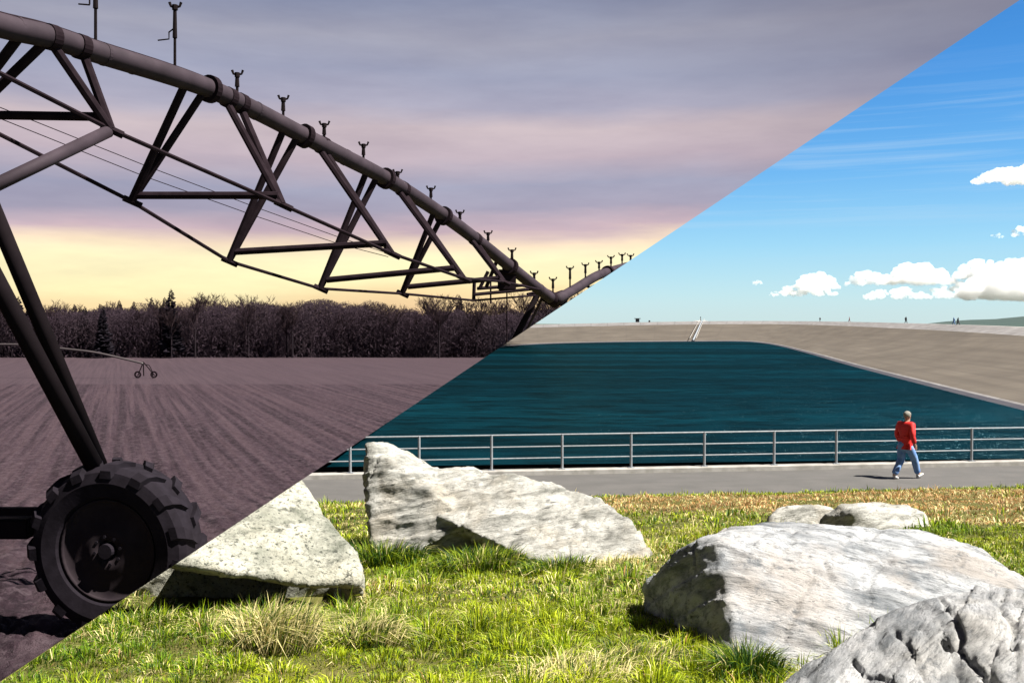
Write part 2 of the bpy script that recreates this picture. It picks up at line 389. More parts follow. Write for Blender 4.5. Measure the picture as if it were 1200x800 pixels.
shore = catmull([P(x, y, HW * F / (y - HOR)) for x, y in shore_px]); crest = catmull([P(*c) for c in crest_px])
for v in shore: v.z = WZ
def ruled(name, rows, mat, side, kind='structure'):
    """rows: list of polylines, joined row to row, with UV = metres along and up"""
    bm = B(); uvl = bm.loops.layers.uv.new('UVMap'); n = len(rows[0]); vs = []; uv = {}
    for r in rows:
        row = []; s = 0
        for i, p in enumerate(r):
            v = bm.verts.new(p); s += (rows[0][i] - rows[0][i - 1]).length if i else 0
            uv[v] = (s, (p - rows[0][i]).length); row.append(v)
        vs.append(row)
    for a, b in zip(vs, vs[1:]):
        for i in range(n - 1):
            f = bm.faces.new((a[i], a[i + 1], b[i + 1], b[i]))
            for l in f.loops: l[uvl].uv = uv[l.vert]
    o = obj(name, bm, mat, None, side, True)
    return tag(o, kind=kind)
def lerp(a, b, t): return [p.lerp(q, t) for p, q in zip(a, b)]
toe = lerp(shore, crest, -.12); brow = lerp(shore, crest, .82); edge = lerp(shore, crest, .018)
for v in brow: v.z -= .25
for v in edge: v.z += .02
ruled('wet_waterline', [toe, edge], M['wet'], 'day')
rim_ = lerp(shore, crest, .028)
for v in rim_: v.z += .02
ruled('waterline_rim', [edge, rim_], M['apron'], 'day')
ruled('reservoir_lining', [rim_] + [[p - Z * sg for p in lerp(rim_, brow, t)] for t, sg in ((.2, .35), (.4, .6), (.6, .6), (.8, .35))] + [brow], M['lining'], 'day')
ruled('concrete_apron', [brow, lerp(brow, crest, .5), crest], M['apron'], 'day')
def outward(k, dz):
    return [Vector((p.x + (p.x - s.x) / max(1e-3, ((p - s).xy.length)) * k, p.y + (p.y - s.y) / max(1e-3, ((p - s).xy.length)) * k, p.z + dz)) for p, s in zip(crest, shore)]
ruled('crest_path', [crest, outward(.5, -.02), outward(6, -.03), outward(60, -22)], M['kerb'], 'day')
bm = B()
wx = [(-300, 26), (320, 26), (320, 700), (-300, 700)]
poly = [bm.verts.new((p.x, p.y, WZ)) for p in lerp(shore, crest, -.0)]
near_l = bm.verts.new((-60, 29.5, WZ)); near_r = bm.verts.new((70, 40, WZ))
bm.faces.new(poly + [near_r, near_l]); bmesh.ops.triangulate(bm, faces=bm.faces[:])
tag(obj('reservoir_water', bm, M['water'], None, 'day'), kind='structure')
bm = B(); q = [bm.verts.new(v) for v in ((-20000, -300, -24), (20000, -300, -24), (20000, 22000, -24), (-20000, 22000, -24))]; bm.faces.new(q)
tag(obj('ground', bm, M['land'], None, 'day'), kind='structure')
# far wooded hill
hx = np.linspace(1030, 1900, 90); hd = np.linspace(2600, 4600, 14); V = []
prof = lambda x: np.interp(x, [1030, 1085, 1110, 1135, 1165, 1200, 1260, 1340, 1500, 1900], [-9, -1.5, 1.5, 3.2, 4.2, 7.5, 13, 15, 10, -9])
HX, HD = np.meshgrid(hx, hd)
def hill_z(xa, ya):
    pxx = xa / ya * F + 600; f = np.sin(np.clip((ya - 2600) / 2000, 0, 1) * math.pi) ** .6
    p = np.stack([xa * .01, ya * .01, xa * 0], 1)
    return CZ - 25 + (prof(pxx) + fbm(p, 4) * .5) / F * ya * f + 25 * f
grid('hill', (HX - 600) / F * HD, HD, hill_z, M['hill'], None)

# ------------------------------------------------------------------ ground of the dusk side
ROW = R(22.7)
def field_z(x, y):
    x = np.asarray(x, float); y = np.asarray(y, float)
    z = CZ - np.interp(y, [0, 7, 12, 20, 27, 40, 60, 84, 107, 150, 182, 260, 900, 15000], [2.1, 2.16, 3.0, 4.03, 4.75, 5.1, 5.3, 5.5, 6.98, 7.05, 7.1, 7.3, 12, 20])
    p = np.stack([x, y, x * 0], 1)
    w = x * math.cos(ROW) + y * math.sin(ROW) + .35 * fbm(p * .12, 2)
    fade = np.clip(1 - y / 95, 0, 1)
    ph = w / .46 + .12 * fbm(p * .9, 2)
    z = z + fade * (.03 * np.sin(2 * math.pi * ph) * (.55 + .45 * vnoise(p * .5 + 5)) + .055 * fbm(p * 4.3, 3) + .04 * fbm(p * 11, 2))
    return z
fx = np.linspace(-760, 620, 620); fd = np.concatenate([np.geomspace(2.2, 60, 460), np.geomspace(61, 260, 90), np.geomspace(280, 15000, 12)])
FX, FD = np.meshgrid(fx, fd)
grid('ploughed_field', (FX - 600) / F * FD, FD, field_z, M['soil'], 'dusk')
# bank of bare earth that joins field and grass along their common edge
bm = B(); prev = None
for d in np.geomspace(2.4, 24, 40):
    def onseam(zf):
        x = -3.0
        for _ in range(12):
            z = zf(x, d); x = -(SEAM.y * d + SEAM.z * (z - CZ)) / SEAM.x
        return Vector((x, d, z))
    a = onseam(lambda x, y: float(field_z([x], [y])[0])); b = onseam(lambda x, y: gz(x, y) if uu(x, y) < U_NEAR else 0.0)
    cur = (bm.verts.new(a + SEAM * .003), bm.verts.new(b + SEAM * .003))
    if prev: bm.faces.new((prev[0], prev[1], cur[1], cur[0]))
    prev = cur
tag(obj('field_edge', bm, M['soil']), kind='structure')

# ------------------------------------------------------------------ woodland beyond the field
def shard(bm, base, h, w, lean):
    s = Vector((random.uniform(-1, 1), random.uniform(-.5, .5), 0)).normalized() * w
    t = base + Vector((lean[0], lean[1], h))
    v = [bm.verts.new(base - s), bm.verts.new(base + s), bm.verts.new(base.lerp(t, .65) + s * .7), bm.verts.new(t), bm.verts.new(base.lerp(t, .65) - s * .7)]
    bm.faces.new(v)
bm = B()
def wood_top(x, d): return 10.8 + 2.3 * mnoise.noise(Vector((x * .05, d * .02, 0))) + 1.2 * mnoise.noise(Vector((x * .22, d * .1, 4)))
for _ in range(7000):      # stems
    px = random.uniform(-330, 760); d = random.uniform(196, 245); x = (px - 600) / F * d
    shard(bm, Vector((x, d, CZ - 7.6)), wood_top(x, d) * random.uniform(.55, .88), random.uniform(.3, .9), (random.uniform(-.3, .3), random.uniform(-.4, .4)))
n = 380000
wpx = rng.uniform(-330, 760, n); wd = rng.uniform(190, 224, n); wx_ = (wpx - 600) / F * wd
q_ = np.stack([wx_ * .05, wd * .03, wx_ * 0], 1)
wt = 10.6 + 2.6 * fbm(q_, 2) + 1.8 * fbm(q_ * np.array([5.0, 2.0, 1]) + 4, 2)
wz = np.where(rng.random(n) < .8, wt * (1 - np.abs(rng.normal(0, .36, n))), rng.uniform(0, 1, n) * wt * .7); wz = np.where(wz < -.2, rng.uniform(0, .8, n) * wt, wz)
pc = np.stack([wx_, wd, CZ - 7.4 + wz], 1)
def unit(v): return v / np.linalg.norm(v, axis=1)[:, None]
fine_ = (.55 + .75 * (1 - np.clip(wz / 13, 0, 1)))[:, None]
a_ = unit(np.stack([rng.normal(0, .6, n), rng.normal(0, .6, n), rng.uniform(.2, 1, n)], 1)) * rng.uniform(.25, .65, n)[:, None] * fine_
b_ = unit(rng.normal(0, 1, (n, 3))) * rng.uniform(.04, .13, n)[:, None] * fine_
V4 = np.stack([pc - a_, pc + b_, pc + a_, pc - b_], 1)
V4 = V4[(((V4 - cS) @ nS) > 0).all(1)]
tw = npmesh('twigs', V4.reshape(-1, 3), np.arange(len(V4) * 4), np.arange(len(V4)) * 4, M['wood'])
bm.from_mesh(tw.data); old = tw.data; bpy.data.objects.remove(tw); bpy.data.meshes.remove(old)
tag(obj('woodland', bm, M['wood'], None, 'dusk'), 'dark dense woodland along the far edge of the ploughed field', 'woodland', kind='stuff')

def bare_tree(seed, h):
    rd = random.Random(seed); tr = B(); cr = B()
    top = Vector((rd.uniform(-.4, .4), rd.uniform(-.4, .4), h * .62))
    tube(tr, [Vector((0, 0, -.5)), Vector((0, 0, h * .3)) + top * .05, top], [.24, .17, .10], 6)
    def grow(p, d, L, r, lev):
        q = p + d * L; tube(cr, [p, (p + q) / 2 + Vector((rd.uniform(-1, 1), rd.uniform(-1, 1), rd.uniform(-.3, .5))) * L * .07, q], [r, r * .8, r * .55], 3, False)
        if lev == 0: return
        for k in range(rd.choice((3, 4))):
            t = rd.uniform(.35, 1); a = rd.uniform(0, 6.28)
            side = Vector((math.cos(a), math.sin(a), 0)); nd = (d * rd.uniform(.7, 1.1) + side * rd.uniform(.4, .85) + Vector((0, 0, .25))).normalized()
            grow(p.lerp(q, t), nd, L * rd.uniform(.5, .72), max(r * .6, .03), lev - 1)
    for k in range(11):
        t = rd.uniform(.45, 1); a = k * 2.4 + rd.uniform(-.3, .3); p = Vector((top.x * t, top.y * t, top.z * t))
        grow(p, (Vector((math.cos(a), math.sin(a), 0)) * rd.uniform(.35, .7) + Vector((0, 0, 1.0))).normalized(), h * rd.uniform(.16, .24) * (1.25 - .4 * t + .1), .07, 3)
    return tr, cr
def conifer(seed, h):
    rd = random.Random(seed); tr = B(); cr = B()
    tube(tr, [Vector((0, 0, -.5)), Vector((0, 0, h * .5)), Vector((0, 0, h))], [.26, .15, .03], 6)
    n = int(h * 26)
    for k in range(n):
        t = (k + rd.random()) / n; z = h * (.12 + .87 * t); L = h * .19 * (1 - t) ** .75 * rd.uniform(.55, 1.15) + .25
        a = rd.uniform(0, 6.283); dr = Vector((math.cos(a), math.sin(a), rd.uniform(-.35, .12))); s = Vector((-math.sin(a), math.cos(a), 0)) * L * rd.uniform(.16, .3)
        p = Vector((0, 0, z)); q = p + dr * L
        cr.faces.new([cr.verts.new(v) for v in (p, p.lerp(q, .6) + s - Z * .15 * L, q, p.lerp(q, .6) - s - Z * .15 * L)])
        cr.faces.new([cr.verts.new(v) for v in (p.lerp(q, .15), p.lerp(q, .6) - Z * .35 * L, q, p.lerp(q, .6) + Z * .08 * L)])
    return tr, cr
tree_protos = {}
def plant_tree(kind, seed, h, px, d, label, group):
    x = (px - 600) / F * d; z = float(np.interp(d, [182, 260], [-7.1, -7.3])) + CZ; loc = Vector((x, d, z))
    key = (kind, seed)
    if key not in tree_protos:
        tr, cr = (bare_tree if kind == 'bare_tree' else conifer)(seed, 13.0)
        mt, mc = bpy.data.meshes.new('trunk'), bpy.data.meshes.new('crown'); tr.to_mesh(mt); cr.to_mesh(mc); tr.free(); cr.free()
        mt.materials.append(M['bark']); mc.materials.append(M['twig'] if kind == 'bare_tree' else M['needle']); tree_protos[key] = (mt, mc)
    mt, mc = tree_protos[key]; s = h / 13.0; rz = random.uniform(0, 6.28)
    near = min(SEAM.dot(loc + Vector((4.5 * s, 0, zz)) - C) for zz in (0, h)) < 0
    parts = []
    for nm, me in (('trunk', mt), ('crown', mc)):
        if near:
            bm = B(); bm.from_mesh(me); bmesh.ops.transform(bm, matrix=Matrix.Translation(loc) @ Matrix.Rotation(rz, 4, 'Z') @ Matrix.Scale(s, 4), verts=bm.verts[:]); cut(bm, 'dusk')
            if not bm.verts: bm.free(); continue
            bmesh.ops.translate(bm, verts=bm.verts[:], vec=-loc); m2 = bpy.data.meshes.new(nm); bm.to_mesh(m2); bm.free(); m2.materials.append(me.materials[0]); parts.append((nm, m2))
        else: parts.append((nm, me))
    if not parts or (near and not any(n == 'crown' for n, _ in parts)): return
    t = thing(kind, loc, label, 'tree', group)
    if not near: t.rotation_euler = (0, 0, rz); t.scale = (s, s, s)
    for nm, me in parts: link(me, nm, None, t)
BL = 'bare leafless tree in the dark woodland beyond the ploughed field'
CL = 'dark pointed conifer in the woodland beyond the ploughed field'
rt = random.Random(3)
prof_top = lambda x: np.interp(x, [-300, 0, 60, 100, 150, 200, 230, 290, 340, 380, 430, 470, 520, 580, 640, 700], [349, 348, 346, 348, 350, 348, 341, 343, 349, 352, 356, 352, 346, 343, 341, 340])
for i in range(96):
    px = -250 + i * 10.1 + rt.uniform(-5, 5); d = rt.uniform(188, 215); con = px < 215 and rt.random() < .4 or rt.random() < .08
    h = 7.1 + (HOR - float(prof_top(px)) - rt.uniform(-7, 8)) / F * d
    if con: plant_tree('conifer', rt.randrange(3), h - rt.uniform(0, 1.0), px, d, CL, 'conifers of the dusk woodland')
    else: plant_tree('bare_tree', 10 + rt.randrange(5), h, px, d, BL, 'bare trees of the dusk woodland')
plant_tree('conifer', 1, 7.1 + (HOR - 338) / F * 190, 201, 190, 'tallest conifer, its pointed tip standing above the left half of the woodland', None)

# ------------------------------------------------------------------ irrigation pivot
piv = thing('irrigation_pivot', P(138, 742, 6.5), 'long arched irrigation pipe on trusses and wheels above the ploughed field', 'irrigation machine')
D_ = lambda x: float(np.interp(x, [-400, -120, 0, 100, 200, 300, 400, 450, 500, 600, 650, 700, 745, 800], [4.9, 5.7, 6.35, 7.0, 7.7, 8.7, 9.7, 10.5, 11.4, 13.2, 14.2, 15.9, 17.5, 19.5]))
pipe_px = [(-420, -80), (-260, -42), (-120, -5), (0, 30), (60, 44), (125, 65), (200, 88), (250, 106), (300, 130), (350, 156), (400, 182), (450, 208), (500, 239), (540, 267), (580, 298), (620, 330), (645, 349)]
pipe_pts = catmull([P(x, y, D_(x)) for x, y in pipe_px], 5)
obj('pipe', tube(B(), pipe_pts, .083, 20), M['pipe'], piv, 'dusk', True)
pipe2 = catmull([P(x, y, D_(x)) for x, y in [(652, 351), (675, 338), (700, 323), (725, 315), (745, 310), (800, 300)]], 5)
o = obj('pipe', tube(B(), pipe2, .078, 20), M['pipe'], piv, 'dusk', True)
def pipe_at(x):
    y = float(np.interp(x, [p[0] for p in pipe_px] + [652, 675, 700, 725, 745], [p[1] for p in pipe_px] + [351, 338, 323, 315, 310])); return P(x, y, D_(x))
def ring(x, r, half):
    a, b = pipe_at(x - 3), pipe_at(x + 3); t = (b - a).normalized(); c = pipe_at(x); return bar(c - t * half, c + t * half, r, 20)
for x in (20, 122, 156, 246, 300, 357, 405, 452, 520, 560, 598, 632, 712): 
    big = x in (246, 357, 452, 520, 598, 712)
    obj('flange' if big else 'pipe_band', ring(x, .118 if big else .0865, .03 if big else .012), M['steel'] if big else M['pipe'], piv, 'dusk', False)
# saddles where braces grip the pipe
for x in (60, 95, 268, 282, 378, 472, 557): obj('saddle', ring(x, .092, .035), M['steel'], piv, 'dusk')
# truss frames: left node, right node, brace feet on the pipe, spreader ends
A = lambda x, y, d: P(x, y, d)
frames = [
    dict(d=6.9, L=(-78, 176), Rn=(130, 152), bl=[(22, 0), (52, 0)], br=[(62, 0), (98, 0)], sp=((-70, 134), (124, 137))),
    dict(d=8.1, L=(154, 236), Rn=(331, 240), bl=[(216, 0), (238, 0)], br=[(266, 0), (283, 0)], sp=((158, 229), (326, 229))),
    dict(d=9.1, L=(268, 306), Rn=(459, 297), bl=[(332, 0), (348, 0)], br=[(374, 0), (381, 0)], sp=((276, 295), (453, 285))),
    dict(d=10.2, L=(375, 338), Rn=(543, 326), bl=[(429, 0), (441, 0)], br=[(467, 0), (474, 0)], sp=((383, 328), (532, 314))),
    dict(d=11.8, L=(471, 344), Rn=(590, 330), bl=[(508, 0), (517, 0)], br=[(552, 0), (560, 0)], sp=((478, 336), (584, 326))),
]
dusk_steel = M['steel']
for f in frames:
    L, Rn = P(*f['L'], f['d']), P(*f['Rn'], f['d'])
    for x, _ in f['bl']: obj('brace', bar(pipe_at(x) - Z * .05, L, .034, 8), dusk_steel, piv, 'dusk')
    for x, _ in f['br']: obj('brace', bar(pipe_at(x) - Z * .05, Rn, .034, 8), dusk_steel, piv, 'dusk')
    obj('spreader', bar(P(*f['sp'][0], f['d']), P(*f['sp'][1], f['d']), .033, 8), dusk_steel, piv, 'dusk')
    for nd, k in ((L, 1), (Rn, -1)):
        t = Vector((.75, .3, -.35)).normalized()
        obj('node_plate', bar(nd - t * .07, nd + t * .09, .03, 6), dusk_steel, piv, 'dusk')
Lr = [P(-78, 110, 6.6)] + [P(*f['L'], f['d']) for f in frames] + [P(556, 352, 13.0), P(640, 345, 14.4)]
Lr[0:2] = [P(-330, 0, 5.6), P(-78, 118, 6.9)]
Rr = [P(-200, -5, 5.6), P(0, 86, 6.4)] + [P(*f['Rn'], f['d']) for f in frames] + [P(645, 342, 14.4)]
obj('truss_rod', tube(B(), Lr, .017, 6), dusk_steel, piv, 'dusk'); obj('truss_rod', tube(B(), Rr, .017, 6), dusk_steel, piv, 'dusk')
for dy in (0, 13):
    obj('wire', tube(B(), [P(-60, 97 + dy, 7.6), P(0, 126 + dy, 8), P(170, 194 + dy, 9), P(300, 243 + dy * .8, 10), P(400, 279 + dy * .6, 11), P(455, 297 + dy * .3, 11.5)], .0042, 4), dusk_steel, piv, 'dusk')
# heavy diagonal tube from the first truss to the near tower
obj('tower_strut', bar(P(127, 154, 6.9), P(-60, 243, 5.9), .045, 20), M['pipe'], piv, 'dusk', True)
# cable lashed along the pipe
cab = [p + Vector((-.03, -.02, .088)) for p in pipe_pts]; obj('cable', tube(B(), cab, .012, 6), dusk_steel, piv, 'dusk')
# sprinklers: (x of the riser, top y)
spr = [(112, -30), (205, 9), (278, 88), (332, 117), (380, 147), (426, 171), (466, 203), (505, 222), (539, 250), (572, 274), (600, 294), (626, 321), (648, 328), (668, 315), (686, 311), (702, 308), (716, 302), (729, 299), (739, 300)]
for x, yt in spr:
    b0 = pipe_at(x); d = D_(x); top = P(x, yt, d); hgt = (top - b0).length
    tall = x < 250; rr = .014 if tall else .016
    s = obj('sprinkler', tube(B(), [b0, b0.lerp(top, .55), b0.lerp(top, .56), top], [rr * .85, rr * .8, rr * 1.35, rr], 7), M['brass'], piv, 'dusk')
    if not s: continue
    hb = B(); k = .036 + .0015 * d
    tube(hb, [top - Z * .02, top + Z * .02], .024, 8)
    for sx in (-1, 1):
        tube(hb, [top + Z * .0, top + Vector((sx * k * .75, .01, .012)), top + Vector((sx * k, .01, .045))], [.012, .010, .012], 6)
    obj('sprinkler_head', hb, M['brass'], s, 'dusk')
    if tall:
        gy = top.lerp(b0, .4) if x > 150 else P(105, 5, d)
        gb = tube(B(), [gy + Vector((0, 0, .06)) if x > 150 else P(105, -8, d), P(x - 7, 38 if x > 150 else 5, d), P(x - 7, 46 if x > 150 else 6, d), P(x - 20, 47.5 if x > 150 else 5, d)], .006, 6)
        obj('trip_arm', gb, M['brass'], s, 'dusk')
# near tower
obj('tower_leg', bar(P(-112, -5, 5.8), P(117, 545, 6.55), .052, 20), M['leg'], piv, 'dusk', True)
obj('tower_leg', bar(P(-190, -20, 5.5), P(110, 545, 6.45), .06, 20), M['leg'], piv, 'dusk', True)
bm = B(); box(bm, (P(40, 616, 6.6) + P(-620, 618, 6.6)) / 2, X * ((P(40, 616, 6.6) - P(-620, 618, 6.6)).length / 2), Y * .09, Z * .07)
bmesh.ops.bevel(bm, geom=bm.edges[:], offset=.012, segments=2, affect='EDGES')
obj('base_beam', bm, M['leg'], piv, 'dusk')
bm = B(); box(bm, (P(60, 606, 6.5) + P(-620, 608, 6.5)) / 2 + Z * .05, X * ((P(60, 606, 6.5) - P(-620, 608, 6.5)).length / 2), Y * .03, Z * .025); obj('drive_shaft', bm, M['leg'], piv, 'dusk')
def wheel(c, R0, w):
    """lugged tyre facing along y"""
    prof = [(R0 * .56, -w * .34), (R0 * .62, -w * .5), (R0 * .78, -w * .56), (R0 * .9, -w * .5), (R0 * .955, -w * .36), (R0 * .965, 0), (R0 * .955, w * .36), (R0 * .9, w * .5), (R0 * .78, w * .56), (R0 * .62, w * .5), (R0 * .56, w * .34)]
    n = 72; bm = B(); rings = []
    for i in range(n):
        a = 2 * math.pi * i / n; rings.append([bm.verts.new(c + Vector((math.cos(a) * r, y, math.sin(a) * r))) for r, y in prof])
    for i in range(n):
        for j in range(len(prof)):
            k = (j + 1) % len(prof); bm.faces.new((rings[i][j], rings[(i + 1) % n][j], rings[(i + 1) % n][k], rings[i][k]))
    for i in range(15):
        for sd in (-1, 1):
            a0 = 2 * math.pi * (i + (.5 if sd > 0 else 0)) / 15 + .12
            pts = []
            for t, rr_ in ((0, R0 * .955), (.45, R0 * .965), (.8, R0 * .94), (1.0, R0 * .87)):
                a = a0 - sd * .0 + t * .16; y = sd * w * (.02 + .53 * t); pts.append((a, y, rr_))
            lug = []
            for a, y, r in pts:
                hw = .062 if y * sd < w * .3 else .085
                lug.append([bm.verts.new(c + Vector((math.cos(a + s * hw) * rr, y * (1.0 if rr == r else 1.04), math.sin(a + s * hw) * rr))) for s, rr in ((-1, r - .02), (-.8, r + R0 * .055), (.8, r + R0 * .055), (1, r - .02))])
            for p_, q_ in zip(lug, lug[1:]):
                for j in range(4): bm.faces.new((p_[j], p_[(j + 1) % 4], q_[(j + 1) % 4], q_[j]))
            bm.faces.new(lug[0]); bm.faces.new(lug[-1][::-1])
    bmesh.ops.recalc_face_normals(bm, faces=bm.faces[:])
    rb = B()
    prof2 = [(R0 * .555, -w * .40), (R0 * .585, -w * .45), (R0 * .57, -w * .38), (R0 * .52, -w * .34), (R0 * .47, -w * .31), (R0 * .30, -w * .36), (R0 * .24, -w * .40), (R0 * .12, -w * .42), (R0 * .1, .0), (R0 * .46, .02), (R0 * .55, w * .3)]
    rr2 = []
    for i in range(48):
        a = 2 * math.pi * i / 48; rr2.append([rb.verts.new(c + Vector((math.cos(a) * r, y, math.sin(a) * r))) for r, y in prof2])
    for i in range(48):
        for j in range(len(prof2)):
            k = (j + 1) % len(prof2); rb.faces.new((rr2[i][j], rr2[(i + 1) % 48][j], rr2[(i + 1) % 48][k], rr2[i][k]))
    hb = B(); tube(hb, [c - Y * w * .52, c + Y * w * .5], R0 * .085, 16)
    for i in range(8):
        a = 2 * math.pi * i / 8 + .2; p = c + Vector((math.cos(a), 0, math.sin(a))) * R0 * .16; tube(hb, [p - Y * w * .43, p - Y * w * .38], .012, 6)
    return bm, rb, hb
for k, cpos in enumerate((P(138, 640, 6.5), P(138, 640, 6.5) - X * 3.6)):
    ty, ri, hu = wheel(cpos, .60, .30)
    for b_ in (ty, ri, hu): bmesh.ops.rotate(b_, verts=b_.verts[:], cent=cpos, matrix=Matrix.Rotation(R(-9), 3, 'Z'))
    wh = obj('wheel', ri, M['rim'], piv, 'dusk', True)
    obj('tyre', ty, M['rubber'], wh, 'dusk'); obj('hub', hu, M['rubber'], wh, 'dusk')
# far tower of the first span
tj = P(648, 350, 14.3)
obj('pipe_joint', tube(B(), [P(640, 346, 14.1), P(650, 352, 14.4), P(660, 347, 14.7)], [.10, .115, .1], 14), M['steel'], piv, 'dusk', True)
obj('tower_leg', bar(P(630, 345, 14.2), P(566, 470, 13.8), .05, 8), M['leg'], piv, 'dusk')
obj('tower_leg', bar(P(636, 348, 14.4), P(592, 440, 15.0), .022, 8), M['pipe'], piv, 'dusk')
obj('tower_leg', bar(P(655, 345, 14.6), P(690, 420, 15.0), .045, 8), M['leg'], piv, 'dusk')
for q in (((560, 338, 13.4), (616, 334, 14)), ((556, 345, 13.4), (630, 338, 14.2)), ((556, 326, 13.2), (555, 352, 13.2)), ((562, 338, 13.2), (572, 318, 13.2)), ((570, 336, 13.2), (582, 306, 13)), ((618, 345, 14.2), (640, 340, 14.4)), ((575, 330, 13.6), (575, 356, 13.6)), ((640, 352, 14.4), (668, 356, 14.8)), ((652, 357, 14.5), (665, 345, 14.6))):
    obj('tower_bracket', bar(P(*q[0]), P(*q[1]), .028 if q[0][0] != 575 else .014, 6), dusk_steel, piv, 'dusk')
bm = B(); box(bm, P(594, 328, 13.3), X * .13, Y * .09, Z * .145); bmesh.ops.bevel(bm, geom=bm.edges[:], offset=.015, segments=2, affect='EDGES')
cb = obj('control_box', bm, dusk_steel, piv, 'dusk')
obj('down_pipe', bar(P(594, 342, 13.4), P(594, 470, 13.4), .012, 6), dusk_steel, piv, 'dusk')
for q in (((680, 332), (692, 337)), ((698, 334), (692, 337)), ((684, 333), (660, 352))):
    obj('brace', bar(P(*q[0], 15.6), P(*q[1], 15.7), .024, 6), dusk_steel, piv, 'dusk')

# distant second machine
DP = 118
gzf = float(field_z([(170 - 600) / F * DP], [DP])[0])
p2 = thing('irrigation_pivot', Vector(((170 - 600) / F * DP, DP, gzf)), 'small distant irrigation machine with a drooping pale pipe before the woodland', 'irrigation machine')
obj('pipe', tube(B(), catmull([P(-140, 416, DP), P(-60, 405, DP), P(0, 403.5, DP), (P(40, 404.5, DP)), P(75, 408.5, DP), P(112, 413, DP), P(150, 421.5, DP), P(168, 426, DP)], 5), .13, 8), mottled('distant_pipe', (.06, .05, .052), (.075, .06, .062), 1, .5, 0), p2, 'dusk', True)
top2 = P(168, 424, DP)
for q in ((162, 446), (179, 446), (168, 447)): obj('tower_leg', bar(top2, Vector(((q[0] - 600) / F * DP, DP + (q[0] - 168) * .05, gzf + .3)), .07, 6), M['leg'], p2, 'dusk')
obj('base_beam', bar(P(161, 444, DP), P(180, 444, DP), .08, 6), M['leg'], p2, 'dusk')
for q in (161, 180):
    c = Vector(((q - 600) / F * DP, DP, gzf + .48)); bm = B(); prev = None; n = 20
    rings = [[bm.verts.new(c + Vector((math.cos(2 * math.pi * i / n) * r, y, math.sin(2 * math.pi * i / n) * r))) for r, y in ((.26, -.1), (.42, -.12), (.44, 0), (.42, .12), (.26, .1))] for i in range(n)]
    for i in range(n):
        for j in range(5): bm.faces.new((rings[i][j], rings[(i + 1) % n][j], rings[(i + 1) % n][(j + 1) % 5], rings[i][(j + 1) % 5]))
    obj('wheel', bm, M['steel'], p2, 'dusk')
obj('tower_strut', tube(B(), [P(168, 426, DP), P(175, 428, DP), P(179, 436, DP), P(179, 446, DP)], .05, 6), M['leg'], p2, 'dusk')

# ------------------------------------------------------------------ railing
def onkerb(px, u=U_KERB + .17):
    k = (px - 600) / F; y = u / (1 - TAN * k); return Vector((k * y, y, .125))
posts_px = [329, 410, 491, 576, 659, 740, 826, 908, 981, 1060, 1140, 1222, 1300]
rl = thing('railing', onkerb(740), 'silver metal railing with three rails beside the reservoir path', 'railing')
HP = .93
for px in posts_px:
    p = onkerb(px); bm = tube(B(), [p, p + Z * (HP + .012)], .034, 10)
    o = obj('post', bm, M['rail'], rl, 'day')
    if o:
        bm = B(); box(bm, p + Z * .008, X * .085, Y * .07, Z * .008); obj('base_plate', bm, M['rail'], o, 'day')
a, b = onkerb(280), onkerb(1420)
for hh in (HP, HP * .66, HP * .33): obj('rail', bar(a + Z * hh, b + Z * hh, .022 if hh == HP else .018, 8), M['rail'], rl, 'day')

# ------------------------------------------------------------------ boulders
def hull(pts):
    bm = B()
    for p in pts: bm.verts.new(p)
    r = bmesh.ops.convex_hull(bm, input=bm.verts[:]); bmesh.ops.delete(bm, geom=list({e for e in r['geom_interior'] if isinstance(e, bmesh.types.BMVert)}), context='VERTS')
    me = bpy.data.meshes.new('h'); bm.to_mesh(me); bm.free(); return me
def fuse(hulls, voxel, smooth=2):
    bm = B()
    for h in hulls: me = hull(h); bm.from_mesh(me); bpy.data.meshes.remove(me)
    me = bpy.data.meshes.new('h'); bm.to_mesh(me); bm.free()
    o = bpy.data.objects.new('h', me); COL.objects.link(o)
    m = o.modifiers.new('r', 'REMESH'); m.mode = 'VOXEL'; m.voxel_size = voxel
    if smooth: s = o.modifiers.new('s', 'SMOOTH'); s.iterations = smooth; s.factor = .5
    return evaluated(o, 'h')
def roughen(me, amp, strata_rot, sfreq, seed, cracks=0.0, ledge=.7):
    n = len(me.vertices); co = np.empty(n * 3); me.vertices.foreach_get('co', co); co = co.reshape(-1, 3)
    no = np.array([v.normal[:] for v in me.vertices])
    q = co + seed * 7.7; Rm = np.array(Matrix.Rotation(strata_rot[0], 3, 'X') @ Matrix.Rotation(strata_rot[1], 3, 'Y')); s = q @ Rm.T
    st_ = s * np.array([1.0, 1.2, sfreq])
    d = amp * (1.5 * fbm(q * 1.6, 3) + .7 * (1 - 2 * np.abs(fbm(st_ * 1.5, 4))) + .8 * fbm(st_ * 4.5, 4) + .22 * (1 - 2 * np.abs(fbm(q * 9, 3))) + .2 * fbm(q * 24, 2))
    # ledges: quantised layers
    lay = s[:, 2] * sfreq * 2.2 + .9 * fbm(q * 1.3, 3); d += amp * ledge * ((lay % 1) ** 2 - .33)
    if cracks:
        c = np.abs(fbm((q @ np.array(Matrix.Rotation(R(35), 3, 'Z')).T) * np.array([3.4, 1.3, 1.6]), 4)); d -= cracks * np.exp(-(c / .05) ** 2)
    co = co + no * d[:, None]; me.vertices.foreach_set('co', co.ravel()); me.update()
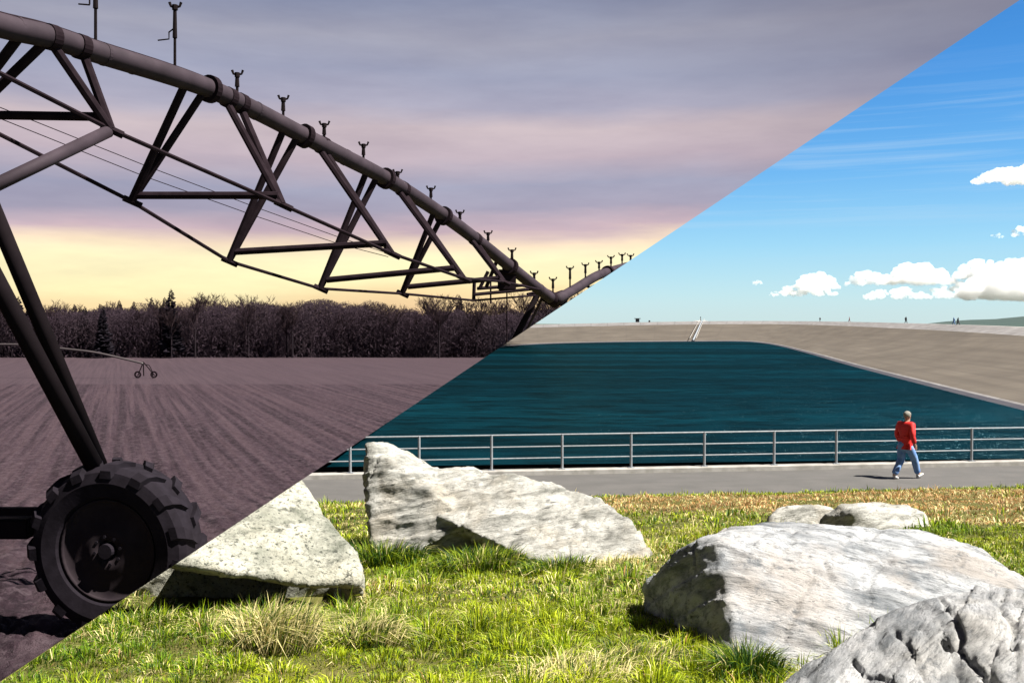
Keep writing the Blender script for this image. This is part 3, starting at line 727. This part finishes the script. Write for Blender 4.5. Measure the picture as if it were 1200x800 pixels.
def carve(me, lines, depth=.034, half=2.8):
    """cut crevices into the stone along lines drawn over its upper front"""
    n = len(me.vertices); co = np.empty(n * 3); me.vertices.foreach_get('co', co); co = co.reshape(-1, 3); no = np.array([v.normal[:] for v in me.vertices])
    r = co - cS; zf = r @ np.array(FWD); pxy = np.stack([600 + F * (r @ np.array(RT)) / zf, 400 - F * (r @ np.array(UP)) / zf], 1)
    pxy = pxy + 5 * np.stack([fbm(co * 14, 3), fbm(co * 14 + 9, 3)], 1); facing = (no * r).sum(1) < 0; best = np.full(n, 1e9)
    for L in lines:
        for a, b in zip(L, L[1:]):
            a, b = np.array(a, float), np.array(b, float); t = np.clip(((pxy - a) @ (b - a)) / ((b - a) @ (b - a)), 0, 1); best = np.minimum(best, np.linalg.norm(pxy - a - t[:, None] * (b - a), axis=1))
    w = half * (.6 + .8 * (.5 + fbm(co * 6 + 3, 2))); d = depth * np.exp(-(best / w) ** 2) * facing
    co = co - no * d[:, None]; me.vertices.foreach_set('co', co.ravel()); me.update()
def boulder(hulls, voxel, amp, rot, sfreq, seed, mat, label, group=None, cracks=0.0, smooth=2, name='boulder', flat=False, ledge=.7, crevices=()):
    me = fuse([[P(*p) for p in h] for h in hulls], voxel, smooth); roughen(me, amp, rot, sfreq, seed, cracks, ledge)
    if crevices: carve(me, crevices)
    bm = B(); bm.from_mesh(me); bpy.data.meshes.remove(me)
    c = Vector((sum(v.co.x for v in bm.verts), sum(v.co.y for v in bm.verts), 0)) / len(bm.verts); c.z = gz(c.x, c.y)
    o = obj(name, bm, mat, None, 'day', not flat, c); return tag(o, label, 'boulder', group)
GR = 'boulders on the grass bank'
boulder([[(352, 556, 6.75), (372, 590, 6.5), (398, 630, 6.2), (421, 668, 5.8), (420, 684, 5.75), (360, 684, 5.6), (300, 676, 5.55), (235, 663, 5.5), (150, 654, 5.5), (140, 600, 6.6), (300, 560, 7.0), (250, 520, 7.0), (392, 668, 6.9), (280, 664, 7.2), (150, 650, 7.2)],
         [(400, 690, 7.1), (300, 715, 7.05), (150, 715, 7.05), (150, 640, 7.5), (385, 640, 7.5), (180, 650, 7.05), (300, 650, 7.05), (395, 730, 7.4)],
         [(421, 672, 6.15), (424, 712, 6.3), (402, 672, 6.3), (404, 715, 6.4), (405, 660, 7.3), (395, 700, 7.4), (416, 700, 7.2)]],
        .017, .02, (0, 0), 1.6, 1, M['granite'], 'speckled pale boulder with a sharp overhanging lower edge, left of the long boulder', GR)
boulder([[(425, 543, 9.2), (429, 521, 9.2), (443, 517, 9.4), (478, 533, 9.4), (515, 552, 9.5), (447, 590, 8.95), (438, 600, 9.1), (520, 600, 8.9), (430, 560, 9.9), (445, 522, 10.0), (510, 552, 10.1), (520, 600, 10.2), (445, 620, 10.0), (437, 655, 8.75), (495, 645, 8.7), (555, 612, 8.75)],
         [(437, 598, 8.95), (440, 640, 8.9), (434, 644, 9.1), (490, 590, 8.9), (520, 560, 9.3), (600, 650, 8.8), (520, 643, 8.8), (500, 630, 8.8), (440, 640, 10), (600, 600, 10)],
         [(500, 550, 9.4), (535, 545, 9.5), (590, 561, 9.4), (640, 567, 9.3), (698, 583, 8.9), (740, 613, 8.5), (762, 648, 8.2), (757, 676, 7.95), (690, 684, 7.85), (640, 664, 8.15), (570, 640, 8.7), (520, 620, 8.85), (480, 590, 9.0),
          (530, 560, 10.2), (640, 580, 10.1), (715, 597, 9.6), (752, 640, 9.2), (560, 640, 10.2), (720, 670, 9.2)],
         [(560, 672, 8.6), (700, 694, 7.95), (738, 684, 8.1), (640, 600, 9.2), (600, 680, 9.3), (450, 660, 9.3), (480, 610, 9.6), (720, 660, 9.4)]],
          .022, .026, (R(20), R(12)), 3.0, 2, M['schist'], 'long pale boulder with a raised pointed end, in front of the path and railing', GR, .025, ledge=1.1)
boulder([[(840, 629, 4.85), (852, 660, 4.68), (862, 710, 4.5), (868, 778, 4.12), (757, 688, 5.5), (788, 655, 5.15), (815, 637, 4.95), (753, 735, 5.5), (760, 760, 5.45), (800, 780, 4.85), (850, 796, 4.3),
          (865, 621, 5.4), (905, 618, 5.5), (990, 617, 5.5), (1080, 621, 5.45), (1140, 640, 5.3), (1192, 672, 5.1), (1215, 710, 4.9), (920, 808, 4.02), (1000, 800, 4.05), (1090, 785, 4.2), (1200, 770, 4.5), (930, 720, 4.42), (1030, 690, 4.65), (1100, 670, 4.9),
          (880, 660, 6.1), (1080, 660, 6.1), (1180, 700, 5.8), (900, 740, 6.2), (790, 740, 5.9), (1150, 760, 5.9)]],
        .0145, .019, (R(35), R(-14)), 2.6, 3, M['gneiss'], 'largest boulder, broad and grey with a dark shaded left face, at right on the grass', GR, .02, 1, ledge=1.1)
boulder([[(900, 812, 3.6), (980, 778, 3.72), (1026, 750, 3.84), (1058, 716, 4.0), (1085, 702, 4.05), (1100, 735, 3.75), (1118, 800, 3.4), (905, 860, 3.3), (1130, 890, 3.0), (1050, 790, 3.45), (1000, 860, 3.9), (1080, 760, 4.3), (1100, 800, 4.2), (1000, 790, 3.55)],
         [(1082, 703, 4.02), (1108, 693, 4.1), (1170, 686, 4.12), (1260, 690, 4.1), (1340, 760, 3.8), (1320, 890, 3.1), (1140, 880, 3.1), (1122, 790, 3.45), (1100, 728, 3.8), (1160, 740, 3.55), (1220, 770, 3.3), (1280, 860, 4.1), (1250, 760, 4.4), (1110, 760, 4.3)],
         [(1060, 740, 3.9), (1200, 740, 3.9), (1240, 860, 3.4), (960, 860, 3.6), (1120, 770, 3.6), (1100, 880, 4.2), (1200, 860, 4.3)]],
        .0115, .017, (R(25), R(38)), 3.2, 4, M['ledge'], 'cracked grey rock in the bottom right corner, nearest of the boulders', GR, .012, 1, ledge=1.3, crevices=[[(1096, 690), (1104, 700), (1112, 713), (1123, 732), (1131, 748), (1123, 760), (1135, 775), (1154, 794), (1175, 806)], [(1050, 738), (1062, 752), (1070, 768), (1077, 782), (1085, 794), (1083, 815)], [(1123, 760), (1112, 762), (1106, 750)], [(1180, 690), (1172, 712), (1190, 735), (1186, 760)], [(1000, 775), (1015, 790), (1040, 795), (1048, 812)]])
boulder([[(901, 606, 11.9), (912, 598, 12.0), (945, 595, 12.0), (975, 597, 12.0), (985, 625, 11.8), (900, 625, 11.9), (910, 602, 12.7), (970, 602, 12.7), (905, 632, 12.6), (980, 632, 12.6), (930, 636, 11.8)]],
        .03, .03, (R(10), 0), 2, 5, M['schist'], 'small low tan boulder, left of two behind the largest boulder', GR)
boulder([[(1004, 622, 11.2), (1000, 600, 11.2), (960, 608, 11.7), (985, 592, 11.6), (1008, 590, 11.5), (1062, 591, 11.5), (1082, 602, 11.4), (1092, 630, 11.2), (950, 632, 11.8), (1000, 636, 11.1), (1060, 640, 11.0), (980, 610, 12.4), (1080, 612, 12.3), (960, 640, 12.4), (1090, 640, 12.3)]],
        .03, .03, (R(10), 0), 2, 6, M['schist'], 'squat pale boulder with a dark left side, right of two behind the largest boulder', GR)

# ------------------------------------------------------------------ grass
def blades(n_pts, x, y, z, length, width, lean, tint, clamp=True, dirs=None):
    n = len(x); a = rng.uniform(0, 2 * math.pi, n) if dirs is None else dirs
    fx_, fy_ = np.cos(a), np.sin(a); b = rng.uniform(0, 2 * math.pi, n); sx, sy = np.cos(b) * width, np.sin(b) * width
    base = np.stack([x, y, z - .01], 1); L = length[:, None]
    lean = lean[:, None]; dr = np.stack([fx_, fy_, np.zeros(n)], 1)
    mid = base + L * (.55 * np.array([0, 0, 1.0]) * np.sqrt(np.clip(1 - (lean * .4) ** 2, .1, 1)) + dr * lean * .28)
    tip = base + L * (np.array([0, 0, 1.0]) * np.clip(1 - lean * .55, .12, 1) + dr * lean * .85)
    s = np.stack([sx, sy, np.zeros(n)], 1)
    V = np.stack([base - s, base + s, mid + s * .75, mid - s * .75, tip], 1).reshape(-1, 3)
    if clamp:
        dd = (V - cS) @ nS; over = np.clip(dd + .002, 0, None); V = V - over[:, None] * nS
    i = np.arange(n) * 5
    F1 = np.stack([i, i + 1, i + 2, i + 3, i + 3, i + 2, i + 4], 1).ravel()
    ls = np.stack([np.arange(n) * 7, np.arange(n) * 7 + 4], 1).ravel()
    T = np.repeat(tint, 5, 0)
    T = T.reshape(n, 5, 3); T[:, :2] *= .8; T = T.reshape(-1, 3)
    return V, F1, ls, T
GREEN = np.array([.085, .165, .005]); LIME = np.array([.325, .37, .009]); STRAW = np.array([.58, .50, .23]); BROWN = np.array([.33, .18, .065]); DEEP = np.array([.018, .055, .005])
def palette(x, y):
    n = len(x); u = uu(x, y); p = np.stack([x, y, x * 0], 1)
    dry = .5 + .9 * fbm(p * .75, 3) + .35 * fbm(p * 3.0, 2) - .12
    ul = np.interp(x, [-6, 1, 3, 5, 7, 12], [18.6, 16.2, 13.8, 11.2, 9.2, 8.6]) + 1.2 * fbm(p * .6 + 12, 2)
    band = np.clip((u - ul) / 1.3, 0, 1) * np.clip((20.7 - u) / .5, 0, 1) * np.clip((x + 6) / 8, .35, 1) * np.clip(.95 + .8 * fbm(p * .9 + 31, 3), .2, 1.1)
    band2 = np.clip(1 - np.abs(u - 21.0) / .5, 0, 1) * .8
    lime = .5 + .7 * fbm(p * 1.1 + 9, 3)
    c = GREEN + (LIME - GREEN) * np.clip(lime + rng.normal(0, .25, n), 0, 1)[:, None]
    r = rng.random(n); k = np.clip(dry * .42 + band - band2 * .5, .06, .96)
    isdry = r < k
    sc = STRAW * rng.uniform(.6, 1.1, n)[:, None]; br = BROWN * rng.uniform(.7, 1.2, n)[:, None]
    usebrown = (rng.random(n) < .1 + .65 * np.clip(band, 0, 1))
    c[isdry] = np.where(usebrown[isdry][:, None], br[isdry], sc[isdry])
    deep = (rng.random(n) < .22) & ~isdry; c[deep] = DEEP
    return c * rng.uniform(.75, 1.2, n)[:, None], isdry
def scatter(n, d0, d1):
    # uniform over the wedge that the bank shows
    d = np.sqrt(rng.uniform(d0 ** 2, d1 ** 2, n)); k = rng.uniform(-.72, .86, n); x = k * d; y = d
    u = uu(x, y); z = ground_z(x, y)
    pxx = 600 + F * x / y; void = (np.abs(y - 6.4) < .9) & (pxx < 424) & (pxx > 205)
    ok = (u < U_NEAR - .02) & ~void & (((np.stack([x, y, z], 1) - cS) @ nS) < 0)
    return x[ok], y[ok], z[ok]
VV = []; FF = []; LS = []; TT = []; vo = lo = 0
def clump(x, y, size, seed):
    """vector from the middle of the clump a blade belongs to"""
    ix, iy = np.floor(x / size).astype(int), np.floor(y / size).astype(int); best = np.full(len(x), 9e9); bx = np.zeros(len(x)); by = np.zeros(len(x)); bh = np.zeros(len(x))
    for a in (-1, 0, 1):
        for b in (-1, 0, 1):
            h1 = _perm[(_perm[(ix + a + seed) & 4095] + iy + b) & 4095]; h2 = _perm[(h1 + 77) & 4095]; h3 = _perm[(h1 + 1234) & 4095]
            cx, cy = (ix + a + h1 / 4095.) * size, (iy + b + h2 / 4095.) * size; dd = (x - cx) ** 2 + (y - cy) ** 2; m = dd < best
            best[m] = dd[m]; bx[m] = (x - cx)[m]; by[m] = (y - cy)[m]; bh[m] = h3[m] / 4095.
    return bx, by, np.sqrt(best) / size, bh
for n, d0, d1, L0, w0, cs in ((230000, 2.2, 6.0, .105, .0026, .17), (185000, 5.8, 11, .115, .0042, .24), (150000, 10.8, 26, .125, .0085, .36)):
    x, y, z = scatter(n, d0, d1); m = len(x); p = np.stack([x, y, x * 0], 1)
    bx, by, r, hh = clump(x, y, cs, 5)
    tall = np.clip(.7 + .9 * fbm(p * 1.4 + 3, 3), .5, 1.6) * np.clip(1.25 - .8 * r, .35, 1.3) * (.6 + .8 * hh)
    tint, dry = palette(x, y)
    tint = tint * (.62 + .75 * hh)[:, None] * np.clip(1.12 - .3 * r, .7, 1.2)[:, None]
    ang = np.arctan2(by, bx) + rng.normal(0, .7, m)
    lean = np.clip(.15 + 1.5 * r + rng.normal(0, .3, m) + .35 * dry, .05, 1.6)
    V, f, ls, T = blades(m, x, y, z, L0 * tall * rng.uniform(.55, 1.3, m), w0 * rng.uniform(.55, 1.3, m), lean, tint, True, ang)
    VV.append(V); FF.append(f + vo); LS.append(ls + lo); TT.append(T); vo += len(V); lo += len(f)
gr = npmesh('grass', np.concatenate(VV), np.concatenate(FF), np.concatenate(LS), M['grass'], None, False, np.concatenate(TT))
tag(gr, 'short green and straw coloured grass covering the bank', 'grass', kind='stuff')

def tuft(px, d, n, rad, L, dryness, label, lean=(.3, 1.0), deep=.3, width=.003, bias=None, group='long grass tufts on the bank'):
    cx = (px - 600) / F * d; a = rng.uniform(0, 6.283, n); r = rad * np.sqrt(rng.random(n)); x = cx + r * np.cos(a); y = d + r * np.sin(a) * .8; z = ground_z(x, y)
    inside = ((np.stack([x, y, z], 1) - cS) @ nS) < 0; x, y, z, a, r = x[inside], y[inside], z[inside], a[inside], r[inside]; n = len(x)
    dry = rng.random(n) < dryness
    c = np.where((rng.random(n) < deep)[:, None], DEEP, GREEN + (LIME - GREEN) * rng.random(n)[:, None] * .8)
    c = np.where(dry[:, None], STRAW * rng.uniform(.7, 1.25, n)[:, None], c)
    ang = a + rng.normal(0, .6, n)
    if bias is not None: ang = np.where(rng.random(n) < .6, bias + rng.normal(0, .5, n), ang)
    V, f, ls, T = blades(n, x, y, z, L * rng.uniform(.45, 1.15, n), width * rng.uniform(.6, 1.3, n), (rng.uniform(lean[0], lean[1], n) * (.4 + .8 * r / rad)), c, True, ang)
    root = Vector((cx, d, gz(cx, d))); o = npmesh('grass_tuft', V - np.array(root), f, ls, M['grass'], None, False, T); o.location = root
    return tag(o, label, 'grass tuft', group)
tuft(322, 4.55, 1500, .17, .30, .62, 'big straw coloured grass tuft below the overhanging boulder', (.2, 1.1), .45, .0028, 0.3)
tuft(432, 4.65, 900, .15, .21, .45, 'pale leaning grass tuft right of the big straw tuft', (.3, 1.2), .4, .0028, .2)
tuft(448, 8.5, 1300, .38, .30, .06, 'dark green grass tuft between the speckled boulder and the long boulder', (.3, 1.0), .6, .0042)
tuft(562, 8.0, 1300, .34, .27, .10, 'green grass tuft against the middle of the long boulder', (.3, 1.1), .5, .0042)
tuft(655, 7.6, 1000, .28, .22, .10, 'green grass tuft against the right half of the long boulder', (.3, 1.1), .5, .0042)
tuft(712, 7.55, 450, .2, .14, .8, 'dry brown grass tuft under the right tip of the long boulder', (.4, 1.3), .3, .004)
tuft(878, 3.97, 1400, .13, .20, .05, 'dark green grass tuft at the foot of the largest boulder', (.3, 1.1), .65, .0026)
tuft(745, 4.2, 900, .22, .17, .35, 'mixed green and straw grass tuft left of the largest boulder', (.4, 1.3), .4, .0026, .2)
tuft(165, 5.15, 900, .3, .15, .15, 'green grass tuft under the dark overhang near the field edge', (.3, 1.1), .4, .003)
tuft(670, 3.95, 900, .25, .17, .6, 'dry straw grass tuft at the bottom edge, middle of the bank', (.5, 1.4), .3, .0026, .4)
tuft(978, 3.94, 600, .13, .10, .5, 'short mossy grass tuft between the two right boulders', (.4, 1.2), .5, .0024)

# ------------------------------------------------------------------ people
def skin(name, verts, edges, radii, sub=2, root=0):
    me = bpy.data.meshes.new(name); me.from_pydata(verts, edges, []); o = bpy.data.objects.new(name, me); COL.objects.link(o)
    m = o.modifiers.new('s', 'SKIN'); m.use_smooth_shade = True
    sv = me.skin_vertices[0].data if me.skin_vertices else None
    if sv is None:
        bm = B(); bm.from_mesh(me); bm.verts.layers.skin.verify(); bm.to_mesh(me); bm.free(); sv = me.skin_vertices[0].data
    for i, r in enumerate(radii):
        sv[i].radius = r if isinstance(r, tuple) else (r, r); sv[i].use_root = (i == root)
    s = o.modifiers.new('u', 'SUBSURF'); s.levels = s.render_levels = sub
    return evaluated(o, name)
def ball(name, c, rx, ry, rz, f=None, seg=20):
    bm = B(); bmesh.ops.create_uvsphere(bm, u_segments=seg, v_segments=seg // 2 + 2, radius=1)
    for v in bm.verts:
        p = v.co.copy(); k = f(p) if f else 1; v.co = Vector((c[0] + p.x * rx * k, c[1] + p.y * ry * k, c[2] + p.z * rz * k))
    me = bpy.data.meshes.new(name); bm.to_mesh(me); bm.free(); return me
J = dict(pel=(0, 0, .95), sp=(0, .015, 1.12), ch=(0, .03, 1.32), nk=(0, .055, 1.485), hd=(.01, .085, 1.60),
         hr=(.095, .01, .91), kr=(.105, .23, .52), ar=(.105, .37, .125), tr=(.115, .53, .115),
         hl=(-.095, -.01, .91), kl=(-.10, -.03, .49), al=(-.10, -.30, .125), tl=(-.105, -.16, .035),
         sr=(.195, .02, 1.41), er=(.265, -.07, 1.15), wr=(.285, .0, .93), sl=(-.195, .03, 1.41), el=(-.275, .02, 1.15), wl=(-.285, .13, .95))
def make_person(loc, heading, label, cloth, legs, hair, detail=True, group=None):
    t = thing('person', loc, label, 'person', group); t.rotation_euler = (0, 0, -heading)
    # one continuous body: trunk, neck, limbs, hands with fingers
    V = []; E = []; Rr_ = []; ix = {}
    def add(k, co, r, parent=None):
        ix[k] = len(V); V.append(Vector(co)); Rr_.append(r)
        if parent is not None: E.append((ix[parent], ix[k]))
    add('pel', J['pel'], (.13, .10)); add('sp', J['sp'], (.125, .09), 'pel'); add('ch', J['ch'], (.15, .10), 'sp'); add('nk', J['nk'], .052, 'ch'); add('h0', (.0, .075, 1.56), (.066, .075), 'nk'); add('h1', (.005, .09, 1.65), (.072, .088), 'h0'); add('h2', (.005, .085, 1.725), (.045, .055), 'h1')
    for s, S in (('r', 1), ('l', -1)):
        add('h' + s, J['h' + s], .085, 'pel'); add('k' + s, J['k' + s], .056, 'h' + s); add('a' + s, J['a' + s], .038, 'k' + s); add('t' + s, J['t' + s], .034, 'a' + s)
        add('s' + s, J['s' + s], .06, 'ch'); add('e' + s, J['e' + s], .041, 's' + s); add('w' + s, J['w' + s], .028, 'e' + s)
        w = Vector(J['w' + s]); dn = (w - Vector(J['e' + s])).normalized(); pm = w + dn * .055; add('p' + s, pm, (.034, .02), 'w' + s)
        if detail:
            fw = Vector((0, 1, .15)).normalized()
            for i, (off, ln) in enumerate(((.03, .07), (.01, .08), (-.01, .075), (-.03, .06))):
                b0 = pm + dn * .035 + fw * off; k1 = b0 + dn * ln * .55; k2 = k1 + (dn * .7 + Vector((-S * .6, 0, 0))).normalized() * ln * .5
                add('f%s%d' % (s, i), b0, .0095, 'p' + s); add('g%s%d' % (s, i), k1, .009, 'f%s%d' % (s, i)); add('q%s%d' % (s, i), k2, .008, 'g%s%d' % (s, i))
            th = w + dn * .03 + fw * .035; add('u' + s, th, .0105, 'p' + s); add('v' + s, th + dn * .045 + fw * .015, .009, 'u' + s)
    bme = skin('body', V, E, Rr_, 2)
    body = link(bme, 'body', M['skin'], t, True)
    # face: nose and ears belong to the body mesh
    bm = B(); bm.from_mesh(bme)
    for c, rx, ry, rz in (((.005, .178, 1.625), .014, .02, .024), ((.078, .08, 1.625), .012, .022, .032), ((-.068, .08, 1.625), .012, .022, .032), ((.005, .166, 1.578), .024, .008, .008)):
        m2 = ball('b', c, rx, ry, rz, None, 10); bm.from_mesh(m2); bpy.data.meshes.remove(m2)
    bm.to_mesh(bme); bm.free()
    bme.polygons.foreach_set('use_smooth', [True] * len(bme.polygons))
    jv = [J['pel'], (0, .01, 1.06), J['sp'], J['ch'], (0, .05, 1.45), J['sr'], J['er'], (.284, -.005, .935), J['sl'], J['el'], (-.285, .125, .952), (0, -.0, .87)]
    jm = skin('jacket', jv, [(0, 1), (1, 2), (2, 3), (3, 4), (3, 5), (5, 6), (6, 7), (3, 8), (8, 9), (9, 10), (0, 11)], [(.185, .135), (.185, .135), (.19, .135), (.20, .15), (.10, .10), .09, .072, .058, .09, .072, .058, (.165, .125)])
    bm = B(); bm.from_mesh(jm)
    for v in bm.verts:   # folds
        v.co += v.normal * (.013 * mnoise.noise(Vector((v.co.x * 9, v.co.y * 9, v.co.z * 16))) + .006 * mnoise.noise(v.co * 30))
    bm.to_mesh(jm); bm.free(); link(jm, 'jacket', cloth, t, True)
    lv = [(0, 0, .89), (.085, .02, .84), J['kr'], (.105, .365, .12), (-.085, -.02, .84), J['kl'], (-.10, -.298, .125), (0, 0, 1.02)]
    lm = skin('jeans', lv, [(0, 1), (1, 2), (2, 3), (0, 4), (4, 5), (5, 6), (0, 7)], [(.165, .13), .135, .098, .086, .135, .098, .086, (.15, .11)])
    bm = B(); bm.from_mesh(lm)
    for v in bm.verts: v.co += v.normal * .009 * mnoise.noise(v.co * 13)
    bm.to_mesh(lm); bm.free(); link(lm, 'jeans', legs, t, True)
    for a_, tt, heel in (('ar', 'tr', (0, .31, .055)), ('al', 'tl', (0, -.335, .10))):
        av, tv = Vector(J[a_]), Vector(J[tt]); hv = Vector((av.x, heel[1], heel[2])); mid = hv.lerp(tv, .55)
        sm = skin('shoe', [hv, mid, tv + (tv - hv).normalized() * .03, av - Z * .02], [(0, 1), (1, 2), (0, 3)], [(.045, .04), (.05, .036), (.042, .028), (.045, .045)], 2); link(sm, 'shoe', M['shoe'], t, True)
    hm = ball('hair', (.005, .060, 1.662), .090, .108, .100, lambda p: (1.0 if p.z > -.2 or p.y < .1 else .7) * (1 + .04 * mnoise.noise(p * 6)) * (.84 if p.y > .75 and p.z < .4 else 1))
    link(hm, 'hair', hair, t, True)
    return t
k = (1062 - 600) / F; dm = 24.1
man = make_person(Vector((k * dm, dm, .02)), R(60), 'man in a red jacket and blue jeans walking along the reservoir path', M['jacket'], M['jeans'], M['hair'])
# walkers far off on the crest: same build, too small to show their parts
def far_person(px, py_, d, label, cloth, h, rz):
    bm = B()
    for ch in man.children:
        n0 = len(bm.verts); bm.from_mesh(ch.data)
    me = bpy.data.meshes.new('person')
    bmesh.ops.transform(bm, matrix=Matrix.Rotation(rz, 4, 'Z') @ Matrix.Scale(h / 1.76, 4), verts=bm.verts[:]); bm.to_mesh(me); bm.free()
    for p in me.polygons: p.material_index = 0
    o = link(me, 'person', cloth); o.location = P(px, py_, d); return tag(o, label, 'person', 'walkers on the far crest')
far_person(961, 377.0, 352, 'tiny dark walker on the far crest, leftmost of the walkers', M['coat'], 1.75, .3)
far_person(995.5, 377.3, 310, 'tiny walker in faded red on the far crest', M['redcoat'], 1.7, 1.2)
far_person(1061.5, 379.0, 236, 'dark walker on the crest left of the wooded hill', M['coat'], 1.78, -1.0)
far_person(1118, 381, 202, 'left one of two walkers in front of the wooded hill', M['jeans'], 1.72, 1.8)
far_person(1122.5, 381.2, 201, 'right one of two walkers in front of the wooded hill', M['coat'], 1.72, -1.4)

# crest furniture
def slope_pt(px, t):
    best = min(range(len(crest)), key=lambda i: abs((crest[i].x / crest[i].y * F + 600) - px)); return shore[best].lerp(crest[best], t), best
def at_px(line, px):
    for a, b in zip(line, line[1:]):
        pa, pb = a.x / a.y * F + 600, b.x / b.y * F + 600
        if pa <= px <= pb: return a.lerp(b, (px - pa) / (pb - pa))
foot, head = at_px(shore, 812) + Z * .3, at_px(crest, 823) + Z * .3
brk = at_px(brow, 821) + Z * .35
stw = thing('stairway', foot, 'pale stairway running down the far reservoir lining', 'stairway')
for dx in (-.9, .9): obj('handrail', tube(B(), [foot + X * dx + Z * .6, brk + X * dx + Z * .6, head + X * dx + Z * .6], .1, 6), M['kerb'], stw, 'day')
bm = B(); tube(bm, [foot, brk, head], .3, 4)
obj('steps', bm, M['rail'], stw, 'day')
mp = P(821, 377, 405)
mast = thing('signal_mast', mp, 'white mast with two drooping arms at the head of the far stairway', 'mast')
obj('pole', bar(mp - Z * .3, mp + Z * 2.3, .14, 8), M['darkbox'], mast, 'day')
for s in (-1, 1): obj('arm', tube(B(), [mp + Z * .1, mp + Vector((s * 1.6, 0, .35)), mp + Vector((s * 3, 0, .45))], [.32, .2, .08], 6), M['white'], mast, 'day')
kp = P(747, 377.4, 404)
kio = thing('gauge_hut', kp, 'small dark hut with a flat overhanging roof on the far crest', 'hut')
bm = B(); box(bm, kp + Z * .7, X * .75, Y * .6, Z * .7); obj('wall', bm, M['darkbox'], kio, 'day')
bm = B(); box(bm, kp + Z * 1.55, X * 1.25, Y * .9, Z * .14); obj('roof', bm, M['darkbox'], kio, 'day')
bp_ = P(761, 377.3, 404); bm = B(); box(bm, bp_ + Z * .35, X * .35, Y * .3, Z * .4); bmesh.ops.bevel(bm, geom=bm.edges[:], offset=.08, segments=2, affect='EDGES')
tag(obj('equipment_box', bm, M['darkbox'], None, 'day', False, bp_), 'small dark equipment box right of the hut on the far crest', 'box')

# ------------------------------------------------------------------ clouds
def cloud_mat():
    m = bpy.data.materials.new('cloud'); m.use_nodes = True; nt = m.node_tree; nt.nodes.remove(nt.nodes['Principled BSDF'])
    v = node(nt, 'ShaderNodeVolumePrincipled', None, Color=(1, 1, 1, 1), Density=.024, Anisotropy=.1)
    nt.links.new(v.outputs[0], nt.nodes['Material Output'].inputs[1]); return m
scene.cycles.volume_bounces = 16; scene.cycles.max_bounces = 18
M['cloud'] = cloud_mat()
def cloud(puffs, label, d=6000, voxel=1.1, group='small cumulus clouds over the reservoir'):
    """puffs: (px, base y, half width px, height px)"""
    k = d / F; hulls = []; rd = random.Random(int(puffs[0][0])); bm = B()
    for (px, by, hw, hh) in puffs:
        n = max(7, int(hw * hh / 11))
        for i in range(n):
            t = rd.uniform(-1, 1); r = hh * rd.uniform(.13, .36) * (1 - .5 * abs(t)); yy = by - r * .6 - rd.random() ** 1.3 * (hh * math.sqrt(max(0.05, 1 - t * t)) - r * 1.2)
            c = P(px + t * hw, yy, d - (420 if by >= 349 else 0) + rd.uniform(-.35, .35) * hw * k)
            r = max(r, 1.5)
            bmesh.ops.create_icosphere(bm, subdivisions=2, radius=r * k, matrix=Matrix.Translation(c) @ Matrix.Diagonal((1.35, 1.2, .85, 1)))
    me = bpy.data.meshes.new('c'); bm.to_mesh(me); bm.free(); o = bpy.data.objects.new('c', me); COL.objects.link(o)
    m = o.modifiers.new('r', 'REMESH'); m.mode = 'VOXEL'; m.voxel_size = voxel * k * .8
    me = evaluated(o, 'cloud')
    n = len(me.vertices); co = np.empty(n * 3); me.vertices.foreach_get('co', co); co = co.reshape(-1, 3); no = np.array([v.normal[:] for v in me.vertices]); q = co / k
    co = co + no * ((2.4 * fbm(q * .22, 3) + 1.8 * fbm(q * .75, 3) - .1) * k)[:, None]
    me.vertices.foreach_set('co', co.ravel()); me.update()
    bm = B(); bm.from_mesh(me); bpy.data.meshes.remove(me)
    c = sum((v.co for v in bm.verts), Vector()) / len(bm.verts)
    return tag(obj('cloud', bm, M['cloud'], None, 'day', True, c), label, 'cloud', group)
cloud([(945, 347, 36, 16), (958, 338, 24, 20), (918, 347, 18, 8)], 'small white cloud low in the sky, left of the long cloud bank')
cloud([(1018, 334, 25, 18), (1075, 333, 42, 26), (1052, 350, 40, 14), (1110, 350, 50, 12), (1150, 327, 30, 24), (1200, 350, 70, 46), (1165, 350, 45, 20), (1255, 352, 30, 26), (1130, 342, 40, 12)], 'long white cloud bank low over the right end of the crest')
cloud([(1185, 216, 44, 20), (1215, 216, 30, 26), (1155, 215, 16, 8)], 'white cloud high in the daylight sky at the right edge')
cloud([(1210, 277, 26, 14)], 'small white cloud at the right edge, above the cloud bank')
cloud([(1168, 279, 8, 7)], 'tiny white cloud puff left of the small cloud at the right edge', 6000, .8)
cloud([(888, 333, 5, 4)], 'tiniest white cloud puff, left of the small low cloud', 6000, .7)
